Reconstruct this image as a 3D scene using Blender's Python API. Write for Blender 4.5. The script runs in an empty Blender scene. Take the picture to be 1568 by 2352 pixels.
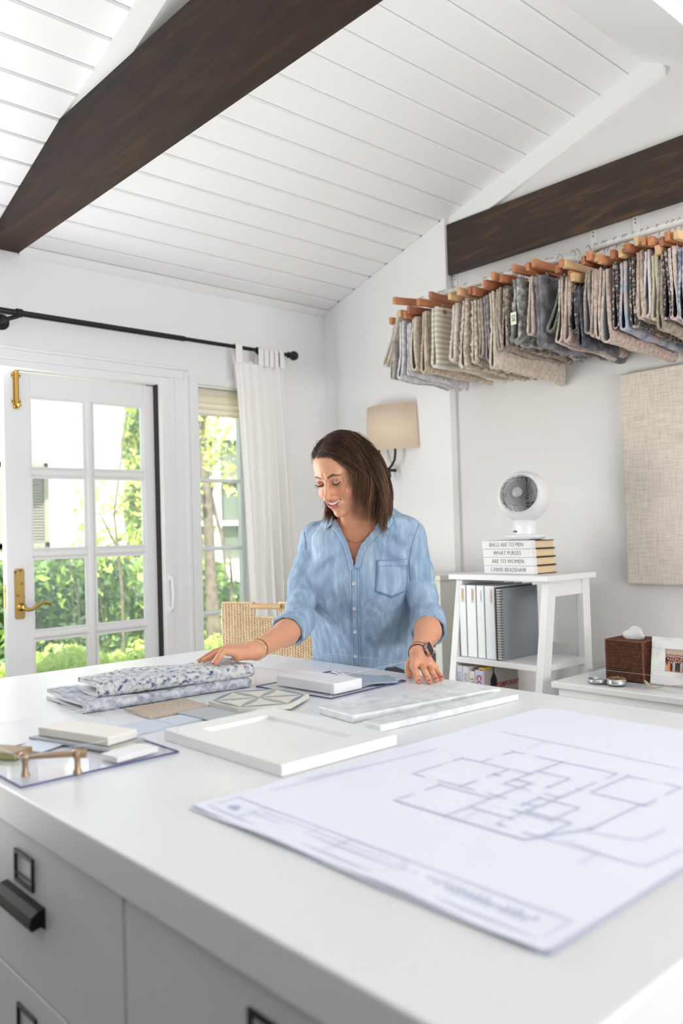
import bpy, math, random
import numpy as np
from mathutils import Vector, Matrix
from mathutils.bvhtree import BVHTree
R = math.radians
PI = math.pi
C = bpy.context.scene.collection
rnd = random.Random(7)

# ------------------------------------------------------------------ camera
H = 1.30
F = 1913.7                      # focal length in pixels of the 1568x2352 frame
YAW, PITCH, ROLL = R(47.717), R(1.402), R(-1.636)
_d = Vector((math.cos(YAW)*math.cos(PITCH), math.sin(YAW)*math.cos(PITCH), math.sin(PITCH)))
_r0 = Vector((math.sin(YAW), -math.cos(YAW), 0.0))
_u0 = _r0.cross(_d)
_r = _r0*math.cos(ROLL) + _u0*math.sin(ROLL)
_u = -_r0*math.sin(ROLL) + _u0*math.cos(ROLL)
CAM = Vector((0, 0, H))
cd = bpy.data.cameras.new('camera'); cam = bpy.data.objects.new('camera', cd); C.objects.link(cam)
cam.matrix_world = Matrix(((_r.x, _u.x, -_d.x, 0), (_r.y, _u.y, -_d.y, 0), (_r.z, _u.z, -_d.z, H), (0, 0, 0, 1)))
cd.sensor_fit = 'VERTICAL'; cd.sensor_height = 36.0; cd.lens = F*36.0/2352.0
cd.clip_start = 0.05; cd.clip_end = 200
cd.dof.use_dof = True; cd.dof.focus_distance = 2.45; cd.dof.aperture_fstop = 2.7
bpy.context.scene.camera = cam
VIEW = -_d

def ray(px, py):
    return _r*((px-784)/F) + _u*(-(py-1176)/F) + _d
def at(px, py, ax, val):        # measured point of the photograph -> point on the world plane ax=val
    r = ray(px, py); t = (val-CAM[ax])/r[ax]
    return CAM + r*t
def atd(px, py, d):             # ... -> point at distance d in front of the lens
    return CAM + ray(px, py)*d

# ------------------------------------------------------------------ light
sc = bpy.context.scene
sc.view_settings.view_transform = 'Standard'; sc.view_settings.look = 'None'
sc.view_settings.gamma = 1.0; sc.view_settings.use_curve_mapping = False
sc.view_settings.exposure = 0.06
sc.cycles.use_denoising = True
sc.cycles.max_bounces = 12; sc.cycles.diffuse_bounces = 6; sc.cycles.transparent_max_bounces = 24
sc.cycles.caustics_reflective = False; sc.cycles.caustics_refractive = False
sc.cycles.sample_clamp_indirect = 6.0
w = bpy.data.worlds.new('world'); sc.world = w; w.use_nodes = True
bg = w.node_tree.nodes['Background']
sky = w.node_tree.nodes.new('ShaderNodeTexSky'); sky.sky_type = 'NISHITA'
sky.sun_disc = False; sky.sun_elevation = R(48); sky.sun_rotation = R(150); sky.air_density = 0.8; sky.dust_density = 3.0
w.node_tree.links.new(sky.outputs[0], bg.inputs[0])
bg.inputs[1].default_value = 0.5

def light(name, kind, loc, direction, energy, size=None, color=(1, 1, 1)):
    l = bpy.data.lights.new(name, kind); l.energy = energy; l.color = color
    o = bpy.data.objects.new(name, l); C.objects.link(o); o.location = loc
    o.rotation_euler = Vector(direction).to_track_quat('-Z', 'Y').to_euler()
    if kind == 'AREA':
        l.shape = 'RECTANGLE'; l.size, l.size_y = size
    if kind == 'SUN':
        l.angle = R(1.0)
    return o
# sun over the garden, coming down past the room onto hedge and neighbour wall
light('sun', 'SUN', (0, 0, 8), (0.55, 0.50, -0.80), 17.0, color=(1.0, 0.95, 0.86))
# daylight that enters by the roof window and the open double door, then two added fills
light('roof_window_daylight', 'AREA', (1.62, 0.655, 2.60), (0.0, 0.48, -0.877), 4, (2.7, 1.15), (0.985, 0.985, 1.0))
light('doorway_daylight', 'AREA', (0.6, 3.50, 1.05), (0.12, -1, 0.30), 60, (1.1, 1.8), (1.0, 0.985, 1.0))
light('right_added_fill', 'AREA', (1.55, -1.5, 1.45), (-0.22, 1, 0.44), 100, (2.3, 1.1), (1.0, 0.99, 1.0))  # added fill from the right to brighten left wall and ceiling, no window there
light('high_added_fill', 'AREA', (-1.05, 0.6, 2.30), (1, 0.50, 0.62), 22, (2.8, 0.5), (1.0, 0.99, 0.985))  # added fill from behind the camera for the far wall, near wall has no opening

# ------------------------------------------------------------------ materials
MATS = {}
def srgb(c):
    return tuple(((v/255)/12.92 if v/255 <= 0.04045 else ((v/255+0.055)/1.055)**2.4) for v in c) + (1,)
def mat(name, col, rough=0.6, metal=0.0, spec=0.5, **k):
    if name in MATS: return MATS[name]
    m = bpy.data.materials.new(name); m.use_nodes = True; nt = m.node_tree; N = nt.nodes; L = nt.links
    b = N['Principled BSDF']; b.inputs['Base Color'].default_value = srgb(col)
    b.inputs['Roughness'].default_value = rough; b.inputs['Metallic'].default_value = metal
    b.inputs['Specular IOR Level'].default_value = spec
    if k.get('sheen'): b.inputs['Sheen Weight'].default_value = k['sheen']
    if k.get('coat'): b.inputs['Coat Weight'].default_value = k['coat']
    if k.get('sss'):
        b.inputs['Subsurface Weight'].default_value = k['sss']; b.inputs['Subsurface Radius'].default_value = (0.012, 0.005, 0.003)
        b.inputs['Subsurface Scale'].default_value = 1.0
    if k.get('trans_w'): b.inputs['Transmission Weight'].default_value = k['trans_w']
    tc = N.new('ShaderNodeTexCoord')
    src = tc.outputs['Object']
    if 'scale3' in k:
        mp = N.new('ShaderNodeMapping'); mp.inputs['Scale'].default_value = k['scale3']; L.new(src, mp.inputs[0]); src = mp.outputs[0]
    if 'col2' in k:
        t = k.get('tex', 'noise')
        if t == 'noise':
            n = N.new('ShaderNodeTexNoise'); n.inputs['Scale'].default_value = k.get('scale', 8); n.inputs['Detail'].default_value = k.get('detail', 4)
            n.inputs['Distortion'].default_value = k.get('dist', 0); out = n.outputs['Fac']
        elif t == 'wave':
            n = N.new('ShaderNodeTexWave'); n.inputs['Scale'].default_value = k.get('scale', 8); n.inputs['Distortion'].default_value = k.get('dist', 2)
            n.inputs['Detail'].default_value = 3; n.bands_direction = k.get('dir', 'X'); out = n.outputs['Fac']
        elif t == 'voronoi':
            n = N.new('ShaderNodeTexVoronoi'); n.inputs['Scale'].default_value = k.get('scale', 8); out = n.outputs['Distance']
        L.new(src, n.inputs['Vector'])
        if k.get('cross'):
            mp1 = N.new('ShaderNodeMapping'); mp1.inputs['Scale'].default_value = (1, 1, 0.07); L.new(tc.outputs['Object'], mp1.inputs[0]); L.new(mp1.outputs[0], n.inputs['Vector'])
            n3 = N.new('ShaderNodeTexNoise'); n3.inputs['Scale'].default_value = k.get('scale', 8); n3.inputs['Detail'].default_value = 5
            mp2 = N.new('ShaderNodeMapping'); mp2.inputs['Scale'].default_value = (1, 0.07, 1); L.new(tc.outputs['Object'], mp2.inputs[0]); L.new(mp2.outputs[0], n3.inputs['Vector'])
            ad = N.new('ShaderNodeMath'); ad.operation = 'ADD'; L.new(out, ad.inputs[0]); L.new(n3.outputs['Fac'], ad.inputs[1])
            hf = N.new('ShaderNodeMath'); hf.operation = 'MULTIPLY'; hf.inputs[1].default_value = 0.5; L.new(ad.outputs[0], hf.inputs[0]); out = hf.outputs[0]
        r = N.new('ShaderNodeValToRGB'); e = r.color_ramp.elements
        lo, hi = k.get('range', (0.35, 0.65))
        e[0].position = lo; e[1].position = hi; e[0].color = srgb(col); e[1].color = srgb(k['col2'])
        if 'col3' in k:
            x = e.new((lo+hi)/2+0.02); x.color = srgb(k['col3'])
        L.new(out, r.inputs[0]); L.new(r.outputs[0], b.inputs['Base Color'])
    if k.get('bump'):
        n2 = N.new('ShaderNodeTexNoise'); n2.inputs['Scale'].default_value = k.get('bscale', 120); n2.inputs['Detail'].default_value = 3
        L.new(src, n2.inputs['Vector'])
        bp = N.new('ShaderNodeBump'); bp.inputs['Strength'].default_value = k['bump']; bp.inputs['Distance'].default_value = k.get('bdist', 0.002)
        L.new(n2.outputs['Fac'], bp.inputs['Height']); L.new(bp.outputs[0], b.inputs['Normal'])
    if k.get('attr'):
        a = N.new('ShaderNodeVertexColor'); a.layer_name = 'col'; L.new(a.outputs[0], b.inputs['Base Color'])
    if k.get('trans'):
        tr = N.new('ShaderNodeBsdfTranslucent'); tr.inputs[0].default_value = srgb(k.get('tcol', col)); mx = N.new('ShaderNodeMixShader'); mx.inputs[0].default_value = k['trans']
        L.new(b.outputs[0], mx.inputs[1]); L.new(tr.outputs[0], mx.inputs[2]); L.new(mx.outputs[0], N['Material Output'].inputs[0])
    MATS[name] = m
    return m
def clear_mat(name, tint=(252, 253, 255), gloss=0.10, haze=0.0):
    m = bpy.data.materials.new(name); m.use_nodes = True; nt = m.node_tree; N = nt.nodes; L = nt.links
    N.remove(N['Principled BSDF'])
    t = N.new('ShaderNodeBsdfTransparent'); t.inputs[0].default_value = srgb(tint)
    g = N.new('ShaderNodeBsdfGlossy'); g.inputs['Roughness'].default_value = 0.02
    f = N.new('ShaderNodeFresnel'); f.inputs[0].default_value = 1.45
    ml = N.new('ShaderNodeMath'); ml.operation = 'MULTIPLY'; ml.inputs[1].default_value = gloss*5; L.new(f.outputs[0], ml.inputs[0])
    ge = N.new('ShaderNodeNewGeometry'); iv = N.new('ShaderNodeMath'); iv.operation = 'SUBTRACT'; iv.inputs[0].default_value = 1.0; L.new(ge.outputs['Backfacing'], iv.inputs[1])
    m3 = N.new('ShaderNodeMath'); m3.operation = 'MULTIPLY'; L.new(ml.outputs[0], m3.inputs[0]); L.new(iv.outputs[0], m3.inputs[1]); ml = m3
    mx = N.new('ShaderNodeMixShader'); L.new(ml.outputs[0], mx.inputs[0]); L.new(t.outputs[0], mx.inputs[1]); L.new(g.outputs[0], mx.inputs[2])
    if haze:
        tr = N.new('ShaderNodeBsdfTranslucent'); tr.inputs[0].default_value = (0.95, 0.97, 0.95, 1); m2 = N.new('ShaderNodeMixShader'); m2.inputs[0].default_value = haze
        L.new(mx.outputs[0], m2.inputs[1]); L.new(tr.outputs[0], m2.inputs[2]); mx = m2
    L.new(mx.outputs[0], N['Material Output'].inputs[0]); MATS[name] = m
    return m
WHITE = mat('white_wall_paint', (241, 241, 241), 0.75, bump=0.05, bscale=60)
CEILW = mat('white_plank_paint', (240, 240, 240), 0.55, bump=0.06, bscale=40)
WHITE_SHADED = mat('white_wall_paint_shaded', (224, 222, 220), 0.75, bump=0.05, bscale=60)  # same white wall paint, darkened to imitate the shade on the gable
TRIMW = mat('white_trim_paint', (238, 238, 239), 0.42)
DOORW = mat('white_door_paint', (236, 236, 236), 0.38)
DARKWOOD = mat('dark_stained_wood', (40, 28, 20), 0.5, col2=(92, 62, 38), col3=(56, 40, 29), tex='noise', scale=3.0, detail=8, dist=1.2, scale3=(1, 1, 9), range=(0.3, 0.72), bump=0.25, bscale=30)
BEAMWOOD = mat('dark_beam_wood', (38, 28, 22), 0.62, spec=0.25, col2=(70, 48, 32), col3=(50, 37, 29), tex='noise', scale=3.0, detail=8, dist=1.2, scale3=(9, 1, 9), range=(0.3, 0.75), bump=0.25, bscale=30)
BLACKM = mat('black_metal', (28, 28, 29), 0.42, metal=0.3)
BRASS = mat('brass', (196, 160, 84), 0.22, metal=1.0)
OLDBRASS = mat('worn_brass', (190, 160, 100), 0.3, metal=1.0, col2=(92, 66, 40), scale=38, range=(0.60, 0.70))
CHROME = mat('chrome', (200, 200, 203), 0.18, metal=1.0)
TOPW = mat('white_lacquer_top', (226, 227, 229), 0.3, spec=0.5)
CABW = mat('white_cabinet_lacquer', (214, 214, 217), 0.42)
FURNW = mat('white_furniture_lacquer', (232, 232, 231), 0.35)
CLEAR = clear_mat('clear_acrylic', (254, 254, 255), 0.12)
GLASS = clear_mat('window_glass', (250, 252, 250), 0.12, 0.09)
FLOORM = mat('oak_floor', (98, 90, 82), 0.6, col2=(118, 109, 100), tex='noise', scale=3, scale3=(1, 8, 1))
DARKGAP = mat('dark_gap', (58, 50, 46), 0.9)

# ------------------------------------------------------------------ mesh helpers
class MB:
    def __init__(s): s.v = []; s.f = []; s.m = []; s.sm = []
    def add(s, vs, fs, m=0, smooth=False):
        o = len(s.v); s.v.extend([tuple(p) for p in vs]); s.f.extend([tuple(i+o for i in f) for f in fs])
        s.m.extend([m]*len(fs)); s.sm.extend([smooth]*len(fs)); return s
    def box(s, x0, x1, y0, y1, z0, z1, m=0):
        x0, x1 = sorted((x0, x1)); y0, y1 = sorted((y0, y1)); z0, z1 = sorted((z0, z1))
        vs = [(x, y, z) for z in (z0, z1) for y in (y0, y1) for x in (x0, x1)]
        return s.add(vs, [(0, 2, 3, 1), (4, 5, 7, 6), (0, 1, 5, 4), (2, 6, 7, 3), (0, 4, 6, 2), (1, 3, 7, 5)], m)
    def prism(s, poly, axis, a, b, m=0, smooth=False):   # poly in the two other axes, extruded along axis
        def P(p, t):
            q = [0, 0, 0]; o = [i for i in range(3) if i != axis]; q[o[0]], q[o[1]] = p; q[axis] = t; return q
        n = len(poly); vs = [P(p, a) for p in poly] + [P(p, b) for p in poly]
        fs = [(i, (i+1) % n, n+(i+1) % n, n+i) for i in range(n)]
        s.add(vs, fs, m, smooth); s.add(vs, [tuple(range(n))[::-1], tuple(range(n, 2*n))], m); return s
    def tube(s, pts, r, seg=8, m=0, cap=True, flat=1.0):
        pts = [Vector(p) for p in pts]; n = len(pts); rr = r if hasattr(r, '__len__') else [r]*n
        vs = []; up = None
        for i, p in enumerate(pts):
            t = (pts[min(i+1, n-1)] - pts[max(i-1, 0)]).normalized()
            if up is None:
                up = Vector((0, 0, 1)) if abs(t.z) < 0.9 else Vector((1, 0, 0))
            a = t.cross(up); a.normalize(); b = a.cross(t).normalized(); up = b
            for k in range(seg):
                an = 2*PI*k/seg; vs.append(p + a*math.cos(an)*rr[i] + b*math.sin(an)*rr[i]*flat)
        fs = [(i*seg+k, i*seg+(k+1) % seg, (i+1)*seg+(k+1) % seg, (i+1)*seg+k) for i in range(n-1) for k in range(seg)]
        s.add(vs, fs, m, True)
        if cap: s.add([vs[k] for k in range(seg)] + [vs[(n-1)*seg+k] for k in range(seg)], [tuple(range(seg))[::-1], tuple(range(seg, 2*seg))], m)
        return s
    def lathe(s, prof, c=(0, 0, 0), seg=24, m=0, M=None, smooth=True):  # prof [(r,z)]
        c = Vector(c); vs = []
        for (r, z) in prof:
            for k in range(seg):
                p = Vector((r*math.cos(2*PI*k/seg), r*math.sin(2*PI*k/seg), z))
                if M: p = M @ p
                vs.append(c+p)
        n = len(prof)
        fs = [(i*seg+k, i*seg+(k+1) % seg, (i+1)*seg+(k+1) % seg, (i+1)*seg+k) for i in range(n-1) for k in range(seg)]
        s.add(vs, fs, m, smooth); s.add([vs[k] for k in range(seg)] + [vs[(n-1)*seg+k] for k in range(seg)], [tuple(range(seg))[::-1], tuple(range(seg, 2*seg))], m)
        return s
    def quad(s, a, b, c, d, m=0): return s.add([a, b, c, d], [(0, 1, 2, 3)], m)
    def xf(s, M, start=0):
        s.v[start:] = [tuple(M @ Vector(p)) for p in s.v[start:]]; return s
    def build(s, name, mats, parent=None, bevel=0, sub=0, seg=2, origin=None, rot=None):
        if not isinstance(mats, (list, tuple)): mats = [mats]
        me = bpy.data.meshes.new(name); vs = s.v
        if origin is not None:
            o_ = Vector(origin); vs = [tuple(Vector(p)-o_) for p in vs]
        me.from_pydata(vs, [], s.f)
        for m in mats: me.materials.append(m)
        me.polygons.foreach_set('material_index', s.m); me.polygons.foreach_set('use_smooth', s.sm); me.update()
        o = bpy.data.objects.new(name, me); C.objects.link(o)
        if origin is not None: o.location = origin
        if parent is not None:
            o.parent = parent
            o.matrix_parent_inverse = Matrix.Identity(4)
            pm = world_of(parent)
            if origin is None: o.matrix_basis = pm.inverted()
            else: o.matrix_basis = pm.inverted() @ Matrix.Translation(Vector(origin))
        if bevel:
            b = o.modifiers.new('bevel', 'BEVEL'); b.width = bevel; b.segments = seg; b.limit_method = 'ANGLE'; b.angle_limit = R(40)
            b.harden_normals = False
        if sub:
            u = o.modifiers.new('sub', 'SUBSURF'); u.levels = sub; u.render_levels = sub
        return o
def world_of(o):
    m = o.matrix_basis.copy()
    while o.parent:
        o = o.parent; m = o.matrix_basis @ m
    return m
def tag(o, label=None, cat=None, group=None, kind=None):
    if label: o['label'] = label
    if cat: o['category'] = cat
    if group: o['group'] = group
    if kind: o['kind'] = kind
    return o
def thing(name, loc, label, cat, group=None, rz=0):
    o = bpy.data.objects.new(name, None); C.objects.link(o); o.location = loc; o.rotation_euler = (0, 0, rz)
    o.empty_display_size = 0.05
    return tag(o, label, cat, group)
def struct(o): o['kind'] = 'structure'; return o
def empty_struct(name, loc=(0, 0, 0)):
    o = bpy.data.objects.new(name, None); C.objects.link(o); o.location = loc; o['kind'] = 'structure'; return o
def box(name, x0, x1, y0, y1, z0, z1, m, parent=None, bevel=0.0): return MB().box(x0, x1, y0, y1, z0, z1).build(name, m, parent, bevel)
def copy_tree(o, parent=None):
    c = o.copy(); C.objects.link(c)
    if parent is not None: c.parent = parent
    for ch in [x for x in bpy.data.objects if x.parent == o and x is not c]:
        copy_tree(ch, c)
    return c
def text_mesh(name, s, size, m, M, parent, align='CENTER', thick=0.0004, off=0.0, sx=1.0):
    cu = bpy.data.curves.new(name, 'FONT'); cu.body = s; cu.size = size; cu.align_x = align; cu.align_y = 'CENTER'; cu.extrude = thick; cu.offset = off; cu.resolution_u = 3
    t = bpy.data.objects.new(name, cu); C.objects.link(t); dg = bpy.context.evaluated_depsgraph_get(); dg.update()
    me = bpy.data.meshes.new_from_object(t.evaluated_get(dg)); bpy.data.objects.remove(t); me.materials.clear(); me.materials.append(m)
    me.transform(M @ Matrix.Diagonal((sx, 1, 1, 1)))
    o = bpy.data.objects.new(name, me); C.objects.link(o)
    if parent is not None: o.parent = parent; o.matrix_basis = world_of(parent).inverted()
    return o
def frame_M(o, xa, ya):   # matrix with given x and y axes
    xa = Vector(xa).normalized(); ya = Vector(ya).normalized(); za = xa.cross(ya)
    return Matrix(((xa.x, ya.x, za.x, o[0]), (xa.y, ya.y, za.y, o[1]), (xa.z, ya.z, za.z, o[2]), (0, 0, 0, 1)))
# ================================================================== the room
YL, XS, XG = 3.52, 3.105, 3.15     # left wall face, boxed-out wall face, gable wall face
CS = 0.307
def cz(y): return 2.546 + CS*(3.49-y)
YR = 1.573                         # ridge
struct(box('floor', -1.2, 3.4, -1.8, 3.7, -0.05, 0.0, FLOORM))
# wall_left with the door opening x -0.45..2.04 and the side window x 2.25..2.60
wl = MB()
wl.box(-1.2, 3.3, YL, YL+0.16, 2.045, 2.66); wl.box(-1.2, -0.45, YL, YL+0.16, 0, 2.045)
wl.box(2.045, 2.25, YL, YL+0.16, 0, 2.045); wl.box(2.62, 3.3, YL, YL+0.16, 0, 2.045); wl.box(2.25, 2.62, YL, YL+0.16, 0, 0.34)
struct(wl.build('wall_left', WHITE))
wf = MB()
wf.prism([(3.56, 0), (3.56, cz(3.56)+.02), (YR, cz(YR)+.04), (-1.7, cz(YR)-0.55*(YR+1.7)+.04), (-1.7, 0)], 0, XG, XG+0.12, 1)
wf.prism([(3.53, 0), (3.53, cz(3.53)), (2.612, cz(2.612)), (2.612, 0)], 0, XS, XG+0.01)
struct(wf.build('wall_far', [WHITE, WHITE_SHADED]))
struct(box('wall_right', -1.2, 3.4, -1.82, -1.7, 0, 2.0, WHITE))
struct(MB().box(-1.32, -1.2, -1.8, 3.7, 0, 3.0).build('wall_near', mat('grey_near_wall', (120, 120, 122), 0.8)))
# ceiling: backing deck with every plank its own piece
ceil = MB()
ceil.prism([(3.60, cz(3.60)+0.03), (YR, cz(YR)+0.03), (YR, cz(YR)+0.08), (3.60, cz(3.60)+0.08)], 0, -1.3, 3.3)
ceiling = struct(ceil.build('ceiling', mat('dark_groove', (120, 112, 106), 0.9)))
seams = [1.645+0.1245*k for k in range(16)]
ys = [YR] + seams + [3.60]
def plank(x0, x1, ya, yb, first):
    g = 0.0022; m = MB(); ch = 0.005; t = 0.030
    ya, yb = ya+g, yb-g
    # cross-section in y,z with small chamfers on the long edges
    def q(y, d): return (y, cz(y)+d)
    poly = [q(ya, t), q(ya, ch), q(ya+ch, 0), q(yb-ch*2.2, 0), q(yb, ch), q(yb, t)]
    m.prism(poly, 0, x0, x1)
    return m.build('plank', CEILW, ceiling)
for i in range(len(ys)-1):
    plank(-1.2, 1.2475, ys[i], ys[i+1], i == 0)
    plank(1.36, 3.128 if ys[i] < 2.6 else XS-0.001, ys[i], ys[i+1], i == 0)
# crown strip where planks meet the left wall
crown = MB().prism([(3.53, 2.515), (3.53, cz(3.53)), (3.47, cz(3.47)-0.004), (3.512, 2.522)], 0, 1.378, XS)
struct(crown.build('trim_1', CEILW))
# opposite slope in plaster with the roof window
zr = cz(YR)
def oz(y): return zr - 0.55*(YR-y)
os_ = MB()
def opp(x0, x1, y0, y1): os_.prism([(y0, oz(y0)), (y1, oz(y1)), (y1, oz(y1)+0.1), (y0, oz(y0)+0.1)], 0, x0, x1)
opp(-1.3, 3.2, 1.215, YR+0.002); opp(-1.3, 0.2, 0.1, 1.215); opp(3.05, 3.2, 0.1, 1.215); opp(-1.3, 3.2, -1.8, 0.1)
struct(os_.build('ceiling_slope', WHITE))
skl = MB(); skl.prism([(0.10, oz(0.10)+0.07), (1.215, oz(1.215)+0.07), (1.215, oz(1.215)+0.085), (0.10, oz(0.10)+0.085)], 0, 0.2, 3.05)
struct(skl.build('window_2', mat('opal_roof_glazing', (235, 238, 240), 0.4, trans=0.27)))
# white rafter over the beam and rake trim on the gable
def rafter(name, x0, x1, depth, y0, y1):
    return struct(MB().prism([(y0, cz(y0)+0.01), (y1, cz(y1)+0.01), (y1, cz(y1)-depth), (y0, cz(y0)-depth)], 0, x0, x1).build(name, CEILW))
ye = 3.49-(2.771-2.546)/CS; yd = ye-0.14/CS
struct(MB().prism([(YR, cz(YR)+0.01), (ye, 2.781), (ye, 2.771), (yd, 2.771), (YR, cz(YR)-0.14)], 0, 1.2475, 1.362).build('trim_2', CEILW))
rafter('trim_3', 3.128, 3.152, 0.105, 1.5, 2.62)
rafter('trim_4', -0.9, -0.78, 0.14, YR, 3.52)
# dark tie beam and the dark board on the gable wall
def beam(name, x0, x1, y0, z0, z1, y1, m, label):
    b = MB(); n = 60; poly = []
    top = [(y0, z1)]; 
    yt = 3.49 - (z1-2.546)/CS
    prof = [(y0, z0), (y1, z0), (y1, min(z1, cz(y1)-0.002)), (min(yt, y1), z1), (y0, z1)]
    b.prism(prof, 0, x0, x1)
    o = b.build(name, m, None, bevel=0.004, seg=2)
    return tag(o, label, 'beam')
beam('ceiling_beam', 1.235, 1.376, -1.68, 2.53, 2.77, 3.518, BEAMWOOD, 'big dark brown timber tie beam crossing the room under the plank ceiling')
beam('wall_beam', 3.118, 3.149, -1.6, 2.54, 2.784, 2.608, DARKWOOD, 'dark brown knotty timber board fixed flat on the gable wall above the rug samples')

# ------------------------------------------------------------------ door casing, door leaf, screen channel
trim = MB()
def casing_x(z0, z1, y, x0, x1): trim.box(x0, x1, y, YL+0.005, z0, z1)
trim.box(-0.45, 2.20, YL-0.016, YL, 2.07, 2.112); trim.box(-0.45, 2.20, YL-0.024, YL, 2.112, 2.128); trim.box(-0.45, 2.10, YL-0.010, YL, 2.036, 2.07)
trim.box(-0.45, 2.045, YL, YL+0.05, 2.034, 2.05)
struct(trim.build('trim_5', TRIMW, bevel=0.004))
tr2 = MB(); tr2.box(2.088, 2.20, YL-0.016, YL, 0, 2.07); tr2.box(2.115, 2.175, YL-0.022, YL, 0, 2.07)
tr2.box(2.17, 2.192, YL-0.026, YL, 0, 2.11)
struct(tr2.build('trim_6', TRIMW, bevel=0.004))
d1 = empty_struct('door_1', (1.33, 3.58, 0))
DX0, DX1, DY0, DY1 = 1.318, 2.034, 3.560, 3.602
PX = [(1.432, 1.683), (1.723, 1.977)]
PZ = [(1.927, 1.616), (1.580, 1.262), (1.226, 0.910), (0.874, 0.560), (0.524, 0.21)]
box('stile', DX0, PX[0][0], DY0, DY1, 0.02, 2.03, DOORW, d1, 0.003)
box('stile', PX[1][1], DX1, DY0, DY1, 0.02, 2.03, DOORW, d1, 0.003)
box('rail', PX[0][0], PX[1][1], DY0, DY1, 1.927, 2.03, DOORW, d1, 0.003)
box('rail', PX[0][0], PX[1][1], DY0, DY1, 0.02, 0.21, DOORW, d1, 0.003)
def muntin_v(par, xa, xb, y0, y1, z0, z1, m): 
    c = (xa+xb)/2; g = (xb-xa)/2
    return MB().prism([(xa, y0+0.012), (c-g*.35, y0+0.002), (c+g*.35, y0+0.002), (xb, y0+0.012), (xb, y1-0.012), (xa, y1-0.012)], 2, z0, z1).build('muntin', m, par)
def muntin_h(par, x0, x1, y0, y1, za, zb, m):
    c = (za+zb)/2; g = (zb-za)/2
    return MB().prism([(y0+0.012, za), (y0+0.002, c-g*.35), (y0+0.002, c+g*.35), (y0+0.012, zb), (y1-0.012, zb), (y1-0.012, za)], 0, x0, x1).build('muntin', m, par)
muntin_v(d1, PX[0][1], PX[1][0], DY0, DY1, 0.21, 1.927, DOORW)
for i in range(4):
    for a, b in PX: muntin_h(d1, a, b, DY0, DY1, PZ[i+1][0], PZ[i][1], DOORW)
for a, b in PX:
    for t, q in PZ:
        box('pane', a-0.003, b+0.003, 3.579, 3.583, q-0.003, t+0.003, GLASS, d1)
        g = MB()   # glazing bead round each pane
        for (x0, x1, z0, z1) in ((a, b, t-0.008, t), (a, b, q, q+0.008), (a, a+0.008, q+.008, t-.008), (b-0.008, b, q+.008, t-.008)): g.box(x0, x1, 3.568, 3.579, z0, z1)
        g.build('glazing_bead', DOORW, d1)
# edge of the leaf: latch plate
box('latch_plate', DX0-0.002, DX0+0.001, 3.572, 3.592, 1.02, 1.12, OLDBRASS, d1)
# handle plate, lever, surface bolt
hp = MB()
xc, zc_ = 1.371, 1.077
out = [(-.021, -.098), (-.015, -.107), (.015, -.107), (.021, -.098), (.021, .098), (.015, .107), (-.015, .107), (-.021, .098)]
hp.prism([(xc+a, zc_+b) for a, b in out], 1, DY0-0.006, DY0)
hp.prism([(xc+a*.75, zc_+b*.9) for a, b in out], 1, DY0-0.009, DY0-.006)
plate = hp.build('handle_plate', OLDBRASS, d1, bevel=0.002)
lv = MB(); z0 = 1.022
lv.lathe([(0.017, 0), (0.017, 0.006), (0.010, 0.012), (0.009, 0.035), (0.011, 0.045), (0.006, 0.05)], (xc+0.002, DY0-0.006, z0), 20, M=Matrix.Rotation(R(90), 4, 'X'))
ly = DY0-0.048
lv.tube([(xc, ly, z0), (xc+0.015, ly-0.002, z0-0.012), (xc+0.035, ly-0.004, z0-0.010), (xc+0.058, ly-0.004, z0+0.006), (xc+0.082, ly-0.002, z0+0.014), (xc+0.108, ly, z0+0.010), (xc+0.118, ly, z0+0.002)],
        [0.010, 0.009, 0.0075, 0.0065, 0.0065, 0.0075, 0.005], 12)
lv.build('lever_handle', BRASS, plate)
bt = MB(); bx = 1.372
bt.tube([(bx, DY0-0.012, 2.032), (bx, DY0-0.012, 1.885)], 0.0085, 14)
bt.lathe([(0.004, 0), (0.010, 0.005), (0.011, 0.011), (0.006, 0.018)], (bx+0.003, DY0-0.016, 1.884), 16, M=Matrix.Rotation(R(90), 4, 'X'))
bt.box(bx-0.012, bx+0.012, DY0-0.005, DY0, 1.87, 2.03)
for z in (2.012, 1.900): bt.box(bx-0.019, bx+0.019, DY0-0.006, DY0, z-0.008, z+0.008)
bt.build('surface_bolt', BRASS, d1)
sw_ = MB()
for z in (2.012, 1.900):
    for s in (-1, 1): sw_.lathe([(0.003, 0), (0.003, 0.002)], (bx+s*0.0155, DY0-0.006, z), 10, M=Matrix.Rotation(R(90), 4, 'X'))
sw_.build('bolt_screws', mat('dark_screw', (70, 50, 35), 0.5), d1)
# jamb and screen-door channel with its white pull
jb = MB(); jb.box(2.034, 2.09, 3.53, 3.66, 0, 2.045); struct(jb.build('trim_7', DARKGAP))
sd = tag(MB().box(2.040, 2.088, 3.497, 3.53, 0.0, 2.052).build('screen_channel', TRIMW, None, 0.003), 'white retractable screen channel with pull along the right door jamb', 'screen')
hs = MB(); hs.tube([(2.066, 3.492, 1.112), (2.066, 3.478, 1.10), (2.068, 3.474, 1.03), (2.066, 3.478, 0.965), (2.066, 3.492, 0.955)], 0.0075, 10)
hs.box(2.056, 2.078, 3.490, 3.498, 1.095, 1.125); hs.box(2.056, 2.078, 3.490, 3.498, 0.94, 0.972)
hs.build('pull_handle', TRIMW, sd, 0.002)
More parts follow.
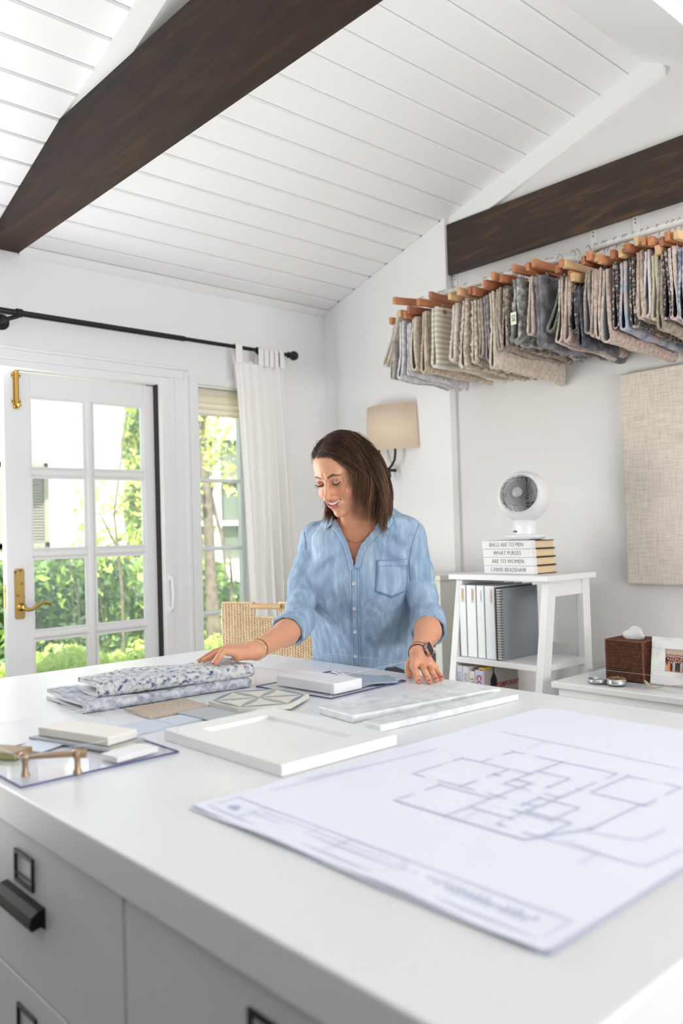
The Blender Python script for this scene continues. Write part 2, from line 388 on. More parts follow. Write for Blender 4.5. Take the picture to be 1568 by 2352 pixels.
# second leaf of the double door, opened outward, out of the frame to the left
d2 = empty_struct('door_2', (-0.4, 3.6, 0))
d2m = MB(); d2m.box(-0.44, -0.40, 3.62, 3.74, 0.02, 2.03); d2m.box(-0.44, -0.40, 4.25, 4.36, 0.02, 2.03); d2m.box(-0.44, -0.40, 3.74, 4.25, 1.927, 2.03); d2m.box(-0.44, -0.40, 3.74, 4.25, 0.02, 0.21)
d2m.build('leaf_frame', DOORW, d2, 0.003)
for t in (1.60, 1.244, 0.892, 0.542): box('muntin', -0.435, -0.405, 3.74, 4.25, t-0.018, t+0.018, DOORW, d2)
box('pane', -0.422, -0.418, 3.74, 4.25, 0.21, 1.927, GLASS, d2)

# ------------------------------------------------------------------ window_1 (side light)
w1 = empty_struct('window_1', (2.4, 3.52, 0.3))
fr = MB()
fr.box(2.20, 2.252, YL-0.018, YL+0.02, 0.30, 2.10); fr.box(2.252, 2.476, YL-0.018, YL, 2.055, 2.10); fr.box(2.238, 2.256, YL, YL+0.14, 0.34, 2.045)
fr.box(2.60, 2.67, YL-0.018, YL+0.02, 0.30, 2.10); fr.box(2.476, 2.60, YL-0.010, YL, 2.055, 2.10)
fr.build('window_frame', TRIMW, w1, 0.003)
sb = MB(); wy0, wy1 = 3.555, 3.59
rows = [(1.99, 1.592), (1.572, 1.247), (1.227, 0.922), (0.902, 0.62), (0.60, 0.36)]
sb.box(2.252, 2.266, wy0, wy1, 0.34, 2.045); sb.box(2.530, 2.548, wy0, wy1, 0.34, 2.045); sb.box(2.548, 2.62, wy0-.02, wy1, 0.34, 2.045); sb.box(2.266, 2.53, wy0, wy1, 1.99, 2.045); sb.box(2.266, 2.53, wy0, wy1, 0.34, 0.36)
sb.build('sash', DOORW, w1, 0.002)
for i in range(4): muntin_h(w1, 2.266, 2.53, wy0, wy1, rows[i+1][0], rows[i][1], DOORW)
for t, q in rows: box('pane', 2.262, 2.534, 3.570, 3.574, q-0.002, t+0.002, GLASS, w1)
CREAM = mat('cream_blind_cloth', (250, 245, 235), 0.8, trans=0.5, tcol=(255, 250, 240))
bl = MB()
bl.box(2.262, 2.53, YL+0.012, YL+0.018, 1.905, 2.04)
for k in range(3): bl.tube([(2.262, YL+0.012, 1.912+k*0.03), (2.53, YL+0.012, 1.912+k*0.03)], 0.006, 8)
bl.tube([(2.262, YL+0.020, 2.02), (2.53, YL+0.020, 2.02)], 0.016, 10)
tag(bl.build('roman_blind', CREAM), 'cream cloth blind drawn up at the top of the side window', 'blind')
# head box beside the curtain (small boxed valance on the wall)
struct(box('trim_8', 2.476, 2.76, YL-0.045, YL, 2.055, 2.20, WHITE, None, 0.003))

# ------------------------------------------------------------------ curtain rod and curtain
RY, RZ = 3.44, 2.252
rod = thing('curtain_rod', (1.29, RY, RZ), 'black metal curtain rod with ball finial above the doors', 'curtain rod')
r_ = MB(); r_.tube([(-0.6, RY, RZ), (2.14, RY, RZ)], 0.0128, 16); r_.tube([(2.12, RY, RZ), (2.79, RY, RZ)], 0.0098, 16); r_.build('rod', BLACKM, rod)
fn = MB(); fn.lathe([(0.0, -0.026), (0.012, -0.024), (0.021, -0.016), (0.0255, -0.004), (0.0255, 0.004), (0.021, 0.016), (0.012, 0.023), (0.0115, 0.030), (0.016, 0.032), (0.016, 0.040), (0.012, 0.042)], (2.815, RY, RZ), 24, M=Matrix.Rotation(R(-90), 4, 'Y'))
fn.build('finial', BLACKM, rod)
bk = MB(); bk.lathe([(0.034, 0), (0.034, 0.005), (0.028, 0.009), (0.012, 0.012), (0.010, 0.06)], (1.30, YL, RZ-0.028), 24, M=Matrix.Rotation(R(90), 4, 'X')); bk.lathe([(0.018, -0.012), (0.018, 0.012)], (1.345, RY, RZ), 20, M=Matrix.Rotation(R(90), 4, 'Y')); bk.tube([(1.30, YL-0.05, RZ-0.028), (1.345, RY, RZ-0.012)], 0.009, 10)
bk.build('bracket', BLACKM, rod)
bk = MB(); bk.lathe([(0.034, 0), (0.034, 0.005), (0.028, 0.009), (0.012, 0.012), (0.010, 0.06)], (2.665, YL, RZ-0.028), 24, M=Matrix.Rotation(R(90), 4, 'X')); bk.lathe([(0.016, -0.006), (0.016, 0.006)], (2.575, RY, RZ), 20, M=Matrix.Rotation(R(90), 4, 'Y')); bk.tube([(2.665, YL-0.055, RZ-0.028), (2.576, RY+0.004, RZ-0.010)], 0.008, 10)
bk.build('bracket', BLACKM, rod)
CURT = mat('white_linen_curtain', (251, 250, 247), 0.85, trans=0.10, tcol=(250, 246, 240), bump=0.12, bscale=300)
cu_ = thing('curtain', (2.6, RY, 0.02), 'white sheer tab-top curtain gathered at the right end of the black rod', 'curtain')
NU, NV = 120, 70
vs = []
def crv(u, v):   # u across 0..1, v down 0..1
    z = 2.178 - v*2.14
    zz = min(1.0, v*1.35)
    xl = 2.425 + 0.085*min(1, v*1.2)**0.8
    xr = 2.738 + 0.02*zz + 0.03*max(0, math.sin(v*3.4))*0.3
    x = xl + (xr-xl)*u
    fold = math.sin(u*2*PI*5.5 + 0.7*math.sin(v*3)) * (0.010+0.016*min(1, v*2)) + 0.008*math.sin(u*41+v*4)*min(1, v*3)
    fold *= (0.25+0.75*min(1, (u+0.1)*1.8))
    return (x + 0.006*math.sin(u*30+v*5), RY-0.004+fold*1.25 - 0.02*v*(1-v), z)
for j in range(NV+1):
    for i in range(NU+1): vs.append(crv(i/NU, j/NV))
fs = [(j*(NU+1)+i, j*(NU+1)+i+1, (j+1)*(NU+1)+i+1, (j+1)*(NU+1)+i) for j in range(NV) for i in range(NU)]
cl = MB(); cl.add(vs, fs, 0, True); cl.build('cloth', CURT, cu_)
for xt in (2.448, 2.588, 2.622, 2.655, 2.688, 2.718):
    tb = MB(); wv = 0.020 if xt < 2.5 else 0.0185; pts = []
    for k in range(13):
        a = PI*k/12; pts.append((RY+math.cos(a)*0.016, RZ+math.sin(a)*0.016))
    prof = [(RY+0.016, 2.17)] + pts + [(RY-0.016, 2.17)]
    n = len(prof); vv = [(xt-wv, p[0], p[1]) for p in prof] + [(xt+wv, p[0], p[1]) for p in prof]
    tb.add(vv, [(k, k+1, n+k+1, n+k) for k in range(n-1)], 0, True); tb.build('tab', CURT, cu_)

# ------------------------------------------------------------------ wall sconce
sx, sy = 3.00, 2.99
scn = thing('wall_sconce', (3.1, sy, 1.72), 'cream half-drum wall sconce with twisted black iron arms behind the woman', 'sconce')
SHADE = mat('cream_parchment_shade', (246, 229, 206), 0.75, trans=0.25, tcol=(240, 215, 180), bump=0.05)
sh = MB(); n = 20; w0, w1_ = 0.158, 0.170
top = []; bot = []
for k in range(n+1):
    a = PI*k/n
    top.append((XS-0.004-math.sin(a)*0.105, sy+math.cos(a)*w0, 1.942)); bot.append((XS-0.004-math.sin(a)*0.112, sy+math.cos(a)*w1_, 1.715))
sh.add(top+bot, [(k, k+1, n+1+k+1, n+1+k) for k in range(n)], 0, True)
shd = sh.build('lamp_shade', SHADE, scn); so = shd.modifiers.new('s', 'SOLIDIFY'); so.thickness = 0.003
for rp in (top, bot): MB().tube(rp, 0.0032, 6).build('shade_rim', mat('shade_rim', (232, 214, 190), 0.6), scn)
ar = MB(); ac = (3.055, 2.95)
ar.tube([(3.05, sy+0.063, 1.74), (3.05, sy+0.062, 1.70), (3.05, sy+0.055, 1.66), (3.05, sy+0.03, 1.632), (3.05, sy+0.005, 1.612), (3.05, sy-0.012, 1.598)], 0.0065, 10)
ar.tube([(3.05, sy-0.053, 1.74), (3.05, sy-0.055, 1.70), (3.05, sy-0.048, 1.66), (3.05, sy-0.025, 1.632), (3.05, sy+0.0, 1.615), (3.05, sy+0.016, 1.60)], 0.0065, 10)
ring = [(3.045, sy+0.002+0.020*math.cos(2*PI*k/18), 1.583+0.022*math.sin(2*PI*k/18)) for k in range(19)]
ar.tube(ring, 0.006, 8); ar.lathe([(0.012, -0.008), (0.015, 0), (0.012, 0.008)], (3.048, sy+0.002, 1.612), 14, M=Matrix.Rotation(R(90), 4, 'Y'))
ar.tube([(3.05, sy, 1.612), (XS, sy, 1.612)], 0.008, 8)
ar.build('iron_arm', BLACKM, scn)
box('back_plate', XS-0.008, XS-.0005, sy-0.025, sy+0.025, 1.74, 1.84, BLACKM, scn, 0.003)
box('wall_plate', XS-0.004, XS-.0005, 2.62, 2.625, 1.2, 1.22, TRIMW, scn) if False else None

# ------------------------------------------------------------------ linen pin board
LINEN = mat('oatmeal_linen', (202, 190, 178), 0.85, col2=(228, 218, 207), col3=(217, 207, 195), tex='noise', scale=170, detail=5, cross=True, range=(0.36, 0.60), bump=0.5, bscale=260)
pb = MB().box(3.112, 3.148, 0.62, 1.722, 1.06, 1.908).build('linen_pinboard', LINEN, None, 0.006, seg=3)
tag(pb, 'large oatmeal linen-wrapped panel hung on the right of the gable wall', 'pinboard')
# linen slubs: visible cross threads of the weave
LW = pb.data.materials[0].node_tree
# ================================================================== island work table
TX0, TX1, TY0, TY1, TZ = 0.504, 1.704, 0.367, 2.508, 0.90
wt = box('island_worktop', TX0, TX1, TY0, TY1, 0.843, TZ, TOPW, None, 0.0035)
tag(wt, 'long glossy white worktop of the drawer island, everything laid out on it', 'table')
def cabinet(y0, y1, label, cover=False):
    cb = thing('drawer_cabinet', (0.80, (y0+y1)/2, 0), label, 'cabinet')
    body = MB(); body.box(0.540, 1.08, y0+0.001, y1-0.001, 0.06, 0.842); body.box(0.56, 1.08, y0+0.001, y1-0.001, 0, 0.06); body.build('body', CABW, cb, 0.001)
    for (z1, z0) in ((0.840, 0.596), (0.592, 0.348), (0.344, 0.07)):
        dr = box('drawer', 0.520, 0.5395, y0+0.002, y1-0.002, z0, z1, CABW, cb, 0.0015)
        c = (y0+y1)/2; zt = z1-0.065
        lh = MB()
        for (a, b, p, q) in ((-.038, .038, .020, .026), (-.038, .038, -.026, -.020), (-.038, -.032, -.02, .02), (.032, .038, -.02, .02), (-.032, .032, -.012, -.0105)):
            lh.box(0.5155, 0.520, c+a, c+b, zt+p, zt+q)
        lh.build('label_holder', BLACKM, dr, 0.001)
        pl = MB(); n = 10; vs = []; zt2 = z1-0.125
        zt2 = z1-0.118; pr = [(0.520, zt2+0.016), (0.508, zt2+0.0145), (0.497, zt2+0.007), (0.494, zt2-0.004), (0.498, zt2-0.014)]
        pi_ = [(0.520, zt2+0.013), (0.510, zt2+0.0115), (0.5005, zt2+0.005), (0.498, zt2-0.004), (0.5015, zt2-0.013)]
        pl.prism(pr + pi_[::-1], 1, c-0.075, c+0.075)
        for s in (-1, 1):
            e = [(0.520, zt2+0.016), (0.508, zt2+0.0145), (0.497, zt2+0.007), (0.494, zt2-0.004), (0.498, zt2-0.014), (0.512, zt2-0.011), (0.520, zt2-0.017)]
            pl.prism(e, 1, c+s*0.075, c+s*0.078)
        pl.build('cup_pull', mat('matt_black_iron', (14, 14, 15), 0.6, spec=0.25), dr)
    return cb
cabinet(1.019, 1.678, 'white drawer cabinet at lower left with black cup pull and label frame')
cabinet(0.385, 1.017, 'white drawer cabinet under the near end of the worktop, right of the seam')
cabinet(1.680, 2.36, 'white drawer cabinet farthest left under the worktop, beyond the frame edge')
bc = MB(); bc.box(1.085, 1.66, 0.40, 2.36, 0.06, 0.842); bc.box(1.085, 1.62, 0.41, 2.35, 0, 0.06)
tag(bc.build('base_cabinet', CABW, None, 0.002), 'white back half of the island base on the side where the woman stands', 'cabinet')

ep = MB(); ep.box(0.522, 1.66, 0.371, 0.3845, 0.0, 0.842)
tag(ep.build('island_end_panel', mat('beige_end_panel', (158, 150, 139), 0.6), None, 0.001), 'beige panel closing the right end of the island under the worktop', 'panel')

# ------------------------------------------------------------------ acrylic trays
EDGE = mat('indigo_acrylic_edge', (100, 108, 158), 0.15, trans=0.4, tcol=(90, 100, 170))
def tray(x0, x1, y0, y1, h, label, z=TZ, edge=True, name='acrylic_tray', rz=0):
    t = thing(name, ((x0+x1)/2, (y0+y1)/2, z), label, 'tray'); k = 0.003
    b = MB(); b.box(x0, x1, y0, y1, z+0.0005, z+0.004); b.build('base', CLEAR, t)
    s = MB(); s.box(x0, x0+k, y0, y1, z+0.004, z+h); s.box(x1-k, x1, y0, y1, z+0.004, z+h); s.box(x0+k, x1-k, y0, y0+k, z+0.004, z+h); s.box(x0+k, x1-k, y1-k, y1, z+0.004, z+h)
    s.build('side_walls', CLEAR, t)
    if edge:
        e = MB(); q = 0.0009
        for (a, b_, c, d) in ((x0-q, x0, y0-q, y1+q), (x1, x1+q, y0-q, y1+q), (x0, x1, y0-q, y0), (x0, x1, y1, y1+q)): e.box(a, b_, c, d, z+0.001, z+0.0045)
        e.build('tinted_base_edge', EDGE, t)
    e = MB(); q = 0.0004
    for (a, b_, c, d) in ((x0-q, x0+q, y0, y1), (x1-q, x1+q, y0, y1), (x0, x1, y0-q, y0+q), (x0, x1, y1-q, y1+q)): e.box(a, b_, c, d, z+h, z+h+0.0008)
    for (a, b_) in ((x0, y0), (x1, y0), (x0, y1), (x1, y1)): e.box(a-q, a+q, b_-q, b_+q, z+0.004, z+h)
    e.build('polished_edge', mat('pale_acrylic_edge', (224, 228, 238), 0.2, trans=0.5), t)
    t.rotation_euler.z = rz
    return t
tray(1.3115, 1.5955, 1.5215, 1.7935, 0.052, 'clear acrylic tray of samples in front of the woman', rz=R(4.6))
tray(0.521, 0.812, 1.361, 1.640, 0.050, 'clear acrylic tray at the left edge holding a brass pull')
MARB = mat('white_marble', (196, 202, 203), 0.35, col2=(226, 229, 229), tex='noise', scale=14, detail=8, dist=1.5, range=(0.35, 0.6))
WPORC = mat('white_porcelain', (236, 236, 236), 0.4)
SLATE = mat('slate_blue_card', (172, 186, 200), 0.6)
MIST = mat('mist_blue_card', (205, 214, 226), 0.55)
GREYCARD = mat('grey_card', (176, 178, 182), 0.6)
def slab(name, cx, cy, lx, ly, z0, t, rz, m, label, cat, bevel=0.0015, mats=None):
    o = MB().box(-lx/2, lx/2, -ly/2, ly/2, 0, t).build(name, m, None, bevel); o.location = (cx, cy, z0); o.rotation_euler = (0, 0, rz)
    return tag(o, label, cat)
# contents of the middle tray
b = 0.9045
slab('grey_card', 1.50, 1.66, 0.19, 0.20, b, 0.002, R(10), GREYCARD, 'grey card lying flat under the samples in the middle tray', 'card', 0)
slab('blue_swatch', 1.475, 1.735, 0.09, 0.055, b+0.0021, 0.003, R(28), SLATE, 'small slate-blue swatch by the paper tag in the middle tray', 'swatch', 0)
slab('blue_tile', 1.53, 1.592, 0.13, 0.10, b+0.0021, 0.004, R(-32), mat('dusty_blue_tile', (158, 174, 190), 0.35), 'dusty blue tile at the right of the middle tray', 'tile', 0.001)
slab('white_swatch', 1.49, 1.665, 0.07, 0.05, b+0.0062, 0.002, R(-12), WPORC, 'small white swatch between the blue pieces in the middle tray', 'swatch', 0)
slab('pattern_card', 1.565, 1.565, 0.07, 0.05, b, 0.002, R(12), MIST, 'pale blue patterned card at the right corner of the middle tray', 'card', 0)
slab('white_block', 1.398, 1.644, 0.10, 0.215, b, 0.026, R(3), WPORC, 'thick white sample block lying in the middle tray', 'block', 0.002)
tg = slab('paper_tag', 1.548, 1.735, 0.018, 0.062, b+0.0055, 0.0012, R(-20), mat('white_paper', (238, 238, 238), 0.7), 'tiny white paper tag on the grey card in the middle tray', 'tag', 0)
tp = MB()
for k in range(8): tp.box(-0.003, 0.003, -0.024+k*0.006, -0.0205+k*0.006+(k % 3)*0.001, 0.0012, 0.0015)
q = tp.build('print', mat('grey_print', (140, 140, 145), 0.7)); q.parent = tg
# contents of the left tray
slab('sample_book', 0.735, 1.575, 0.075, 0.20, b+0.006, 0.017, R(16), mat('ivory_board', (232, 228, 218), 0.6), 'ivory tile sample propped on a grey board in the left tray', 'tile', 0.002)
slab('grey_board', 0.732, 1.572, 0.095, 0.225, b, 0.005, R(16), GREYCARD, 'grey board under the ivory tile in the left tray', 'board', 0)
slab('lime_swatch', 0.748, 1.46, 0.06, 0.05, b, 0.004, R(16), mat('pale_lime', (222, 226, 190), 0.5), 'pale lime swatch beyond the ivory tile in the left tray', 'swatch', 0)
slab('wood_block', 0.575, 1.585, 0.05, 0.09, b, 0.012, R(30), mat('walnut_chip', (150, 120, 90), 0.5), 'brown wood chip in the near left corner of the left tray', 'block', 0.001)
slab('blue_paper', 0.655, 1.60, 0.09, 0.075, b, 0.0015, R(25), MIST, 'light blue paper lying at the left side of the left tray', 'paper', 0)
slab('white_tile', 0.735, 1.40, 0.09, 0.05, b, 0.010, R(8), WPORC, 'small white tile at the right end of the left tray', 'tile', 0.001)
pulm = mat('brushed_bronze', (176, 150, 122), 0.5, metal=0.85)
pu = thing('drawer_pull', (0.58, 1.43, 0.904), 'brushed bronze bar pull standing in the left tray', 'drawer pull')
A = Vector((0.556, 1.405, 0.904)); B = Vector((0.6165, 1.352+0.03, 0.904))
A = at(58, 1783, 2, 0.905); B = at(178, 1776, 2, 0.905)
dv = (B-A); L_ = dv.length; dn = dv.normalized()
m_ = MB(); 
for P_ in (A, B): MB().lathe([(0.0075, 0), (0.0075, 0.003), (0.0048, 0.009), (0.0048, 0.024), (0.0085, 0.029), (0.0085, 0.038), (0.003, 0.041)], P_, 16).build('post', pulm, pu)
m_ = MB(); m_.tube([A-dn*0.004+Vector((0, 0, 0.033)), B+dn*0.014+Vector((0, 0, 0.033))], 0.0052, 14); m_.tube([B+dn*0.004+Vector((0, 0, 0.033)), B+dn*0.015+Vector((0, 0, 0.033))], 0.0075, 14); m_.build('bar', pulm, pu)

# ------------------------------------------------------------------ folded rug samples on the table
def rugmat(name, c1, c2, c3, scale=38, **k):
    return mat(name, c1, 0.95, col2=c2, col3=c3, scale=scale, detail=6, range=k.pop('range', (0.36, 0.62)), bump=0.9, bscale=420, bdist=0.004, sheen=0.3, **k)
RUGA = rugmat('navy_cream_speckle', (54, 72, 110), (224, 222, 216), (192, 198, 208), 88, range=(0.33, 0.58))
RUGB = rugmat('washed_blue_wool', (126, 138, 158), (218, 220, 224), (186, 192, 202), 55, range=(0.30, 0.64))
BACK = mat('rug_backing', (196, 198, 200), 0.95, bump=0.6, bscale=500)
def folded_rug(name, A0, A1, width, z0, h, t, m, label, bulge=0.0, seed=0, rise=0.0):
    """a rug sample folded in half: the rounded fold runs along A0->A1, the two layers lie away from it"""
    A0, A1 = Vector(A0), Vector(A1); ax = (A1-A0).normalized(); L = (A1-A0).length; side = Vector((-ax.y, ax.x, 0))
    NX, rs = 190, np.random.RandomState(seed)
    prof = []       # (distance from fold, z, outer?)
    gap = h-2*t; rr = h/2
    outer = [(width, 0), (width*0.75, 0), (width*0.5, 0), (width*.25, 0), (rr, 0)]
    outer += [(rr-rr*math.sin(a), rr-rr*math.cos(a)) for a in [PI*k/8 for k in range(1, 8)]] + [(rr, h)]
    outer += [(rr+(width*0.97-rr)*k/12, h) for k in range(1, 13)]
    inner = [(width*0.97, h-t), (width*.5, h-t), (rr, h-t)]
    ri = max(0.002, gap/2)
    inner += [(rr-ri*math.sin(a), rr+ri*math.cos(a)) for a in [PI*k/5 for k in range(1, 5)]] + [(rr, t), (width*.5, t), (width, t)]
    prof = outer+inner; no = len(outer); n = len(prof)
    vs = []
    for i in range(NX+1):
        u = i/NX
        for k, (dd, z) in enumerate(prof):
            jit = rs.uniform(-1, 1, 3)*(0.0011 if k < no else 0.0004)
            if z <= 0.0005: jit[2] = abs(jit[2])*0.2
            lift = rise*u*(dd/width) + rise*0.5*u
            top = z > h*0.6
            wob = 0.003*math.sin(u*9+dd*30)*(1 if top else 0)
            p = A0 + ax*(u*L + (0.004*math.sin(dd*60+seed) if u in (0, 1) else 0)) + side*(dd + 0.004*math.sin(u*7+seed))
            vs.append((p.x+jit[0], p.y+jit[1], z0+z+jit[2]+wob+lift+bulge*(math.sin(PI*min(1, dd/width)))*(1 if top else 0)))
    fs = [(i*n+k, i*n+(k+1) % n, (i+1)*n+(k+1) % n, (i+1)*n+k) for i in range(NX) for k in range(n)]
    mb = MB(); mi = [0 if (f[0] % n) < no-1 else 1 for f in fs]
    mb.add(vs, fs, 0, True); mb.m = mi
    mb.add([vs[k] for k in range(n)], [tuple(range(n))[::-1]], 1); mb.add([vs[NX*n+k] for k in range(n)], [tuple(range(n))], 1)
    return tag(mb.build(name, [m, BACK]), label, 'rug sample')
folded_rug('rug_sample', (0.846, 1.822, 0), (1.290, 1.790, 0), 0.250, TZ+0.0005, 0.026, 0.009, RUGB, 'pale washed blue rug sample folded flat at the bottom of the table pair', seed=3)
folded_rug('rug_sample', (0.888, 1.838, 0), (1.300, 1.786, 0), 0.165, TZ+0.0275, 0.034, 0.011, RUGA, 'navy speckled cream rug sample under her hand, on top of the pale one', seed=5)
# flat swatches beside
JUTE = mat('beige_jute', (206, 192, 176), 0.95, col2=(176, 160, 144), scale=220, bump=0.9, bscale=300)
def poly_slab(name, pts, z, t, m, label, cat, jag=0):
    P_ = []
    for i in range(len(pts)):
        a, b_ = Vector(pts[i]), Vector(pts[(i+1) % len(pts)]); P_.append(a)
        if jag:
            for k in range(1, 8): P_.append(a.lerp(b_, k/8)+Vector((rnd.uniform(-jag, jag), rnd.uniform(-jag, jag))))
    o = MB().prism([(p.x, p.y) for p in P_], 2, z, z+t).build(name, m); return tag(o, label, cat)
poly_slab('jute_swatch', [(0.927, 1.79), (0.920, 1.656), (1.080, 1.655), (1.085, 1.78)], TZ+0.001, 0.005, JUTE, 'beige coarse woven swatch tucked against the folded rugs', 'swatch', 0.002)
poly_slab('blue_card', [(0.821, 1.645), (0.827, 1.545), (1.010, 1.562), (1.000, 1.640)], TZ+0.0002, 0.0028, mat('powder_blue_card', (196, 206, 218), 0.5), 'powder blue paint card beneath the beige and grey swatches', 'card')
poly_slab('grey_fabric', [(0.985, 1.652), (0.994, 1.518), (1.150, 1.522), (1.20, 1.62), (1.06, 1.654)], TZ+0.0032, 0.0022, mat('grey_felt', (178, 182, 186), 0.95, bump=0.4, bscale=300), 'charcoal-flecked grey fabric swatch beside the patterned tile', 'swatch', 0.0015)
# patterned hexagon tile
hexpx = [(491, 1598), (608, 1582), (699, 1597), (660, 1624), (560, 1632), (505, 1618)]
hexpx = [(488, 1606), (560, 1583), (668, 1585), (699, 1598), (640, 1624), (558, 1633)]
hc = Vector((1.178, 1.602)); 
hx = thing('hexagon_tile', (hc.x, hc.y, TZ), 'cream hexagon cement tile with grey-blue petal pattern', 'tile')
HR = 0.119; ha = R(30); hz = TZ+0.0055
hp_ = [(hc.x+HR*math.cos(ha+k*PI/3), hc.y+HR*math.sin(ha+k*PI/3)) for k in range(6)]
MB().prism(hp_, 2, hz, hz+0.010).build('tile_body', mat('cream_cement', (214, 211, 200), 0.6, col2=(204, 202, 192), scale=12), hx, 0.0012)
pt = MB()
def petal(c, ang, L, W):
    n = 12; pts = []
    for k in range(n+1): 
        u = k/n; pts.append((u*L, math.sin(PI*u)*W))
    for k in range(n-1, 0, -1):
        u = k/n; pts.append((u*L, -math.sin(PI*u)*W))
    pts = [(c[0]+x*math.cos(ang)-y*math.sin(ang), c[1]+x*math.sin(ang)+y*math.cos(ang)) for x, y in pts]
    pt.prism(pts, 2, hz+0.0101, hz+0.0107)
for k in range(6): petal((hc.x, hc.y), ha+k*PI/3+PI/6*0, HR*0.92, 0.0085)
pt.build('petal_inlay', mat('taupe_grey_inlay', (158, 160, 158), 0.6), hx)
pt = MB()
for k in range(6):
    a = ha+k*PI/3; b2 = ha+(k+1)*PI/3
    p0 = (hc.x+HR*0.90*math.cos(a), hc.y+HR*0.90*math.sin(a)); p1 = (hc.x+HR*0.90*math.cos(b2), hc.y+HR*0.90*math.sin(b2))
    petal(p0, math.atan2(p1[1]-p0[1], p1[0]-p0[0]), math.hypot(p1[0]-p0[0], p1[1]-p0[1]), 0.006)
pt.build('petal_inlay', mat('blue_grey_inlay', (122, 138, 154), 0.6), hx)
# cabinet door sample (shaker style)
cs = thing('cabinet_door_sample', (0.985, 1.28, TZ), 'white shaker cabinet door sample with recessed centre panel', 'door sample')
x0, x1, y0, y1 = 0.846, 1.118, 1.094, 1.470; zb, zt_ = TZ+0.0005, TZ+0.021; fw = 0.055
m_ = MB(); m_.box(x0, x0+fw, y0, y1, zb, zt_); m_.box(x1-fw, x1, y0, y1, zb, zt_); m_.box(x0+fw, x1-fw, y0, y0+fw, zb, zt_); m_.box(x0+fw, x1-fw, y1-fw, y1, zb, zt_)
m_.build('frame', FURNW, cs, 0.001)
box('centre_panel', x0+fw, x1-fw, y0+fw, y1-fw, zb, zt_-0.009, FURNW, cs)
# marble strips
slab('marble_strip', 1.412, 1.325, 0.44, 0.125, TZ+0.0005, 0.016, R(-7), MARB, 'larger pale grey marble tile strip right of the cabinet door sample', 'tile', 0.002)
slab('marble_strip', 1.385, 1.205, 0.43, 0.055, TZ+0.0005, 0.014, R(-3), MARB, 'narrow pale grey marble strip nearer the plans', 'tile', 0.002)

# ------------------------------------------------------------------ building plans
PAPER = mat('plan_paper', (228, 231, 242), 0.75)
INK = mat('plan_ink', (182, 192, 216), 0.8); INK2 = mat('plan_ink_faint', (208, 213, 230), 0.8)
pln = thing('floor_plan', (1.1, 0.75, TZ), 'stack of large paper floor plans spread over the right of the worktop', 'floor plan')
PA, PB_ = (0.664, 1.072), (0.658, 0.461); PXE = 1.552
for k in range(5):
    sh_ = MB(); z = TZ+0.0006+k*0.0009; nx, ny = 30, 22; vs = []
    o_ = [0.006, -0.004, 0.004, -0.002, 0][k]
    for i in range(nx+1):
        for j in range(ny+1):
            u, v = i/nx, j/ny
            x = 0.660+o_ + (PXE-0.660)*u; y = PB_[1]-o_*.6 + (PA[1]-PB_[1]+0.03*0)*v
            edge = max(0, 1-u*9)
            vs.append((x+0.0015*math.sin(v*11+k), y, z + 0.0012*edge*(1+math.sin(v*17+k*0.6)) ))
    sh_.add(vs, [(i*(ny+1)+j, (i+1)*(ny+1)+j, (i+1)*(ny+1)+j+1, i*(ny+1)+j+1) for i in range(nx) for j in range(ny)], 0, True)
    sh_.build('sheet', PAPER, pln)
zi = TZ+0.0006+5*0.0009
def strip(mb, a, b_, w, z=None):
    strip.n += 1
    a, b_ = Vector(a), Vector(b_); d = (b_-a).normalized()*w/2; n_ = Vector((-d.y, d.x)); z = (z or zi)+strip.n*3e-6
    mb.add([(a.x-d.x+n_.x, a.y-d.y+n_.y, z), (a.x-d.x-n_.x, a.y-d.y-n_.y, z), (b_.x+d.x-n_.x, b_.y+d.y-n_.y, z), (b_.x+d.x+n_.x, b_.y+d.y+n_.y, z)], [(0, 1, 2, 3)])
strip.n = 0
def P2(px, py): v = at(px, py, 2, zi); return (v.x, v.y)
wl_ = MB()
rooms = [(.995, 1.12, .84, .94), (1.12, 1.212, .80, .90), (.995, 1.08, .77, .84), (1.05, 1.212, .70, .80), (.878, .98, .77, .868), (.93, .995, .70, .77), (.90, .97, .63, .70), (.97, 1.10, .60, .70), (1.10, 1.212, .595, .68), (1.08, 1.14, .74, .80), (.96, 1.03, .655, .72)]
def wall(a, b):
    a, b = Vector(a), Vector(b); g0 = rnd.uniform(.2, .7); g1 = g0+0.028/max(.03, (b-a).length)
    if rnd.random() < .6 and (b-a).length > .05: strip(wl_, a, a.lerp(b, g0), 0.0026); strip(wl_, a.lerp(b, min(1, g1)), b, 0.0026)
    else: strip(wl_, a, b, 0.0026)
for (a, b, c, d) in rooms:
    wall((a, c), (b, c)); wall((b, c), (b, d)); wall((b, d), (a, d)); wall((a, d), (a, c))
    for q_ in ((a, c), (b, d)): strip(wl_, q_, (q_[0]+.001, q_[1]+.001), 0.006)
strip(wl_, (.878, .868), (.878, .64), .0034); strip(wl_, (.878, .64), (.97, .60), .0034)
wl_.build('plan_drawing', INK, pln)
fl = MB()
for a, b_ in [((1150, 1680), (1560, 1765)), ((1250, 1925), (1480, 1990)), ((1330, 1985), (1370, 1960)), ((1350, 1910), (1470, 1930)), ((1470, 1930), (1530, 1905)), ((1480, 1990), (1568, 1950)), ((1060, 1880), (1100, 1862)), ((1210, 1720), (1260, 1700)), ((1300, 1930), (1420, 1975)), ((700, 1790), (830, 1760)), ((620, 1815), (1000, 1720))]: strip(fl, P2(*a), P2(*b_), 0.0022)
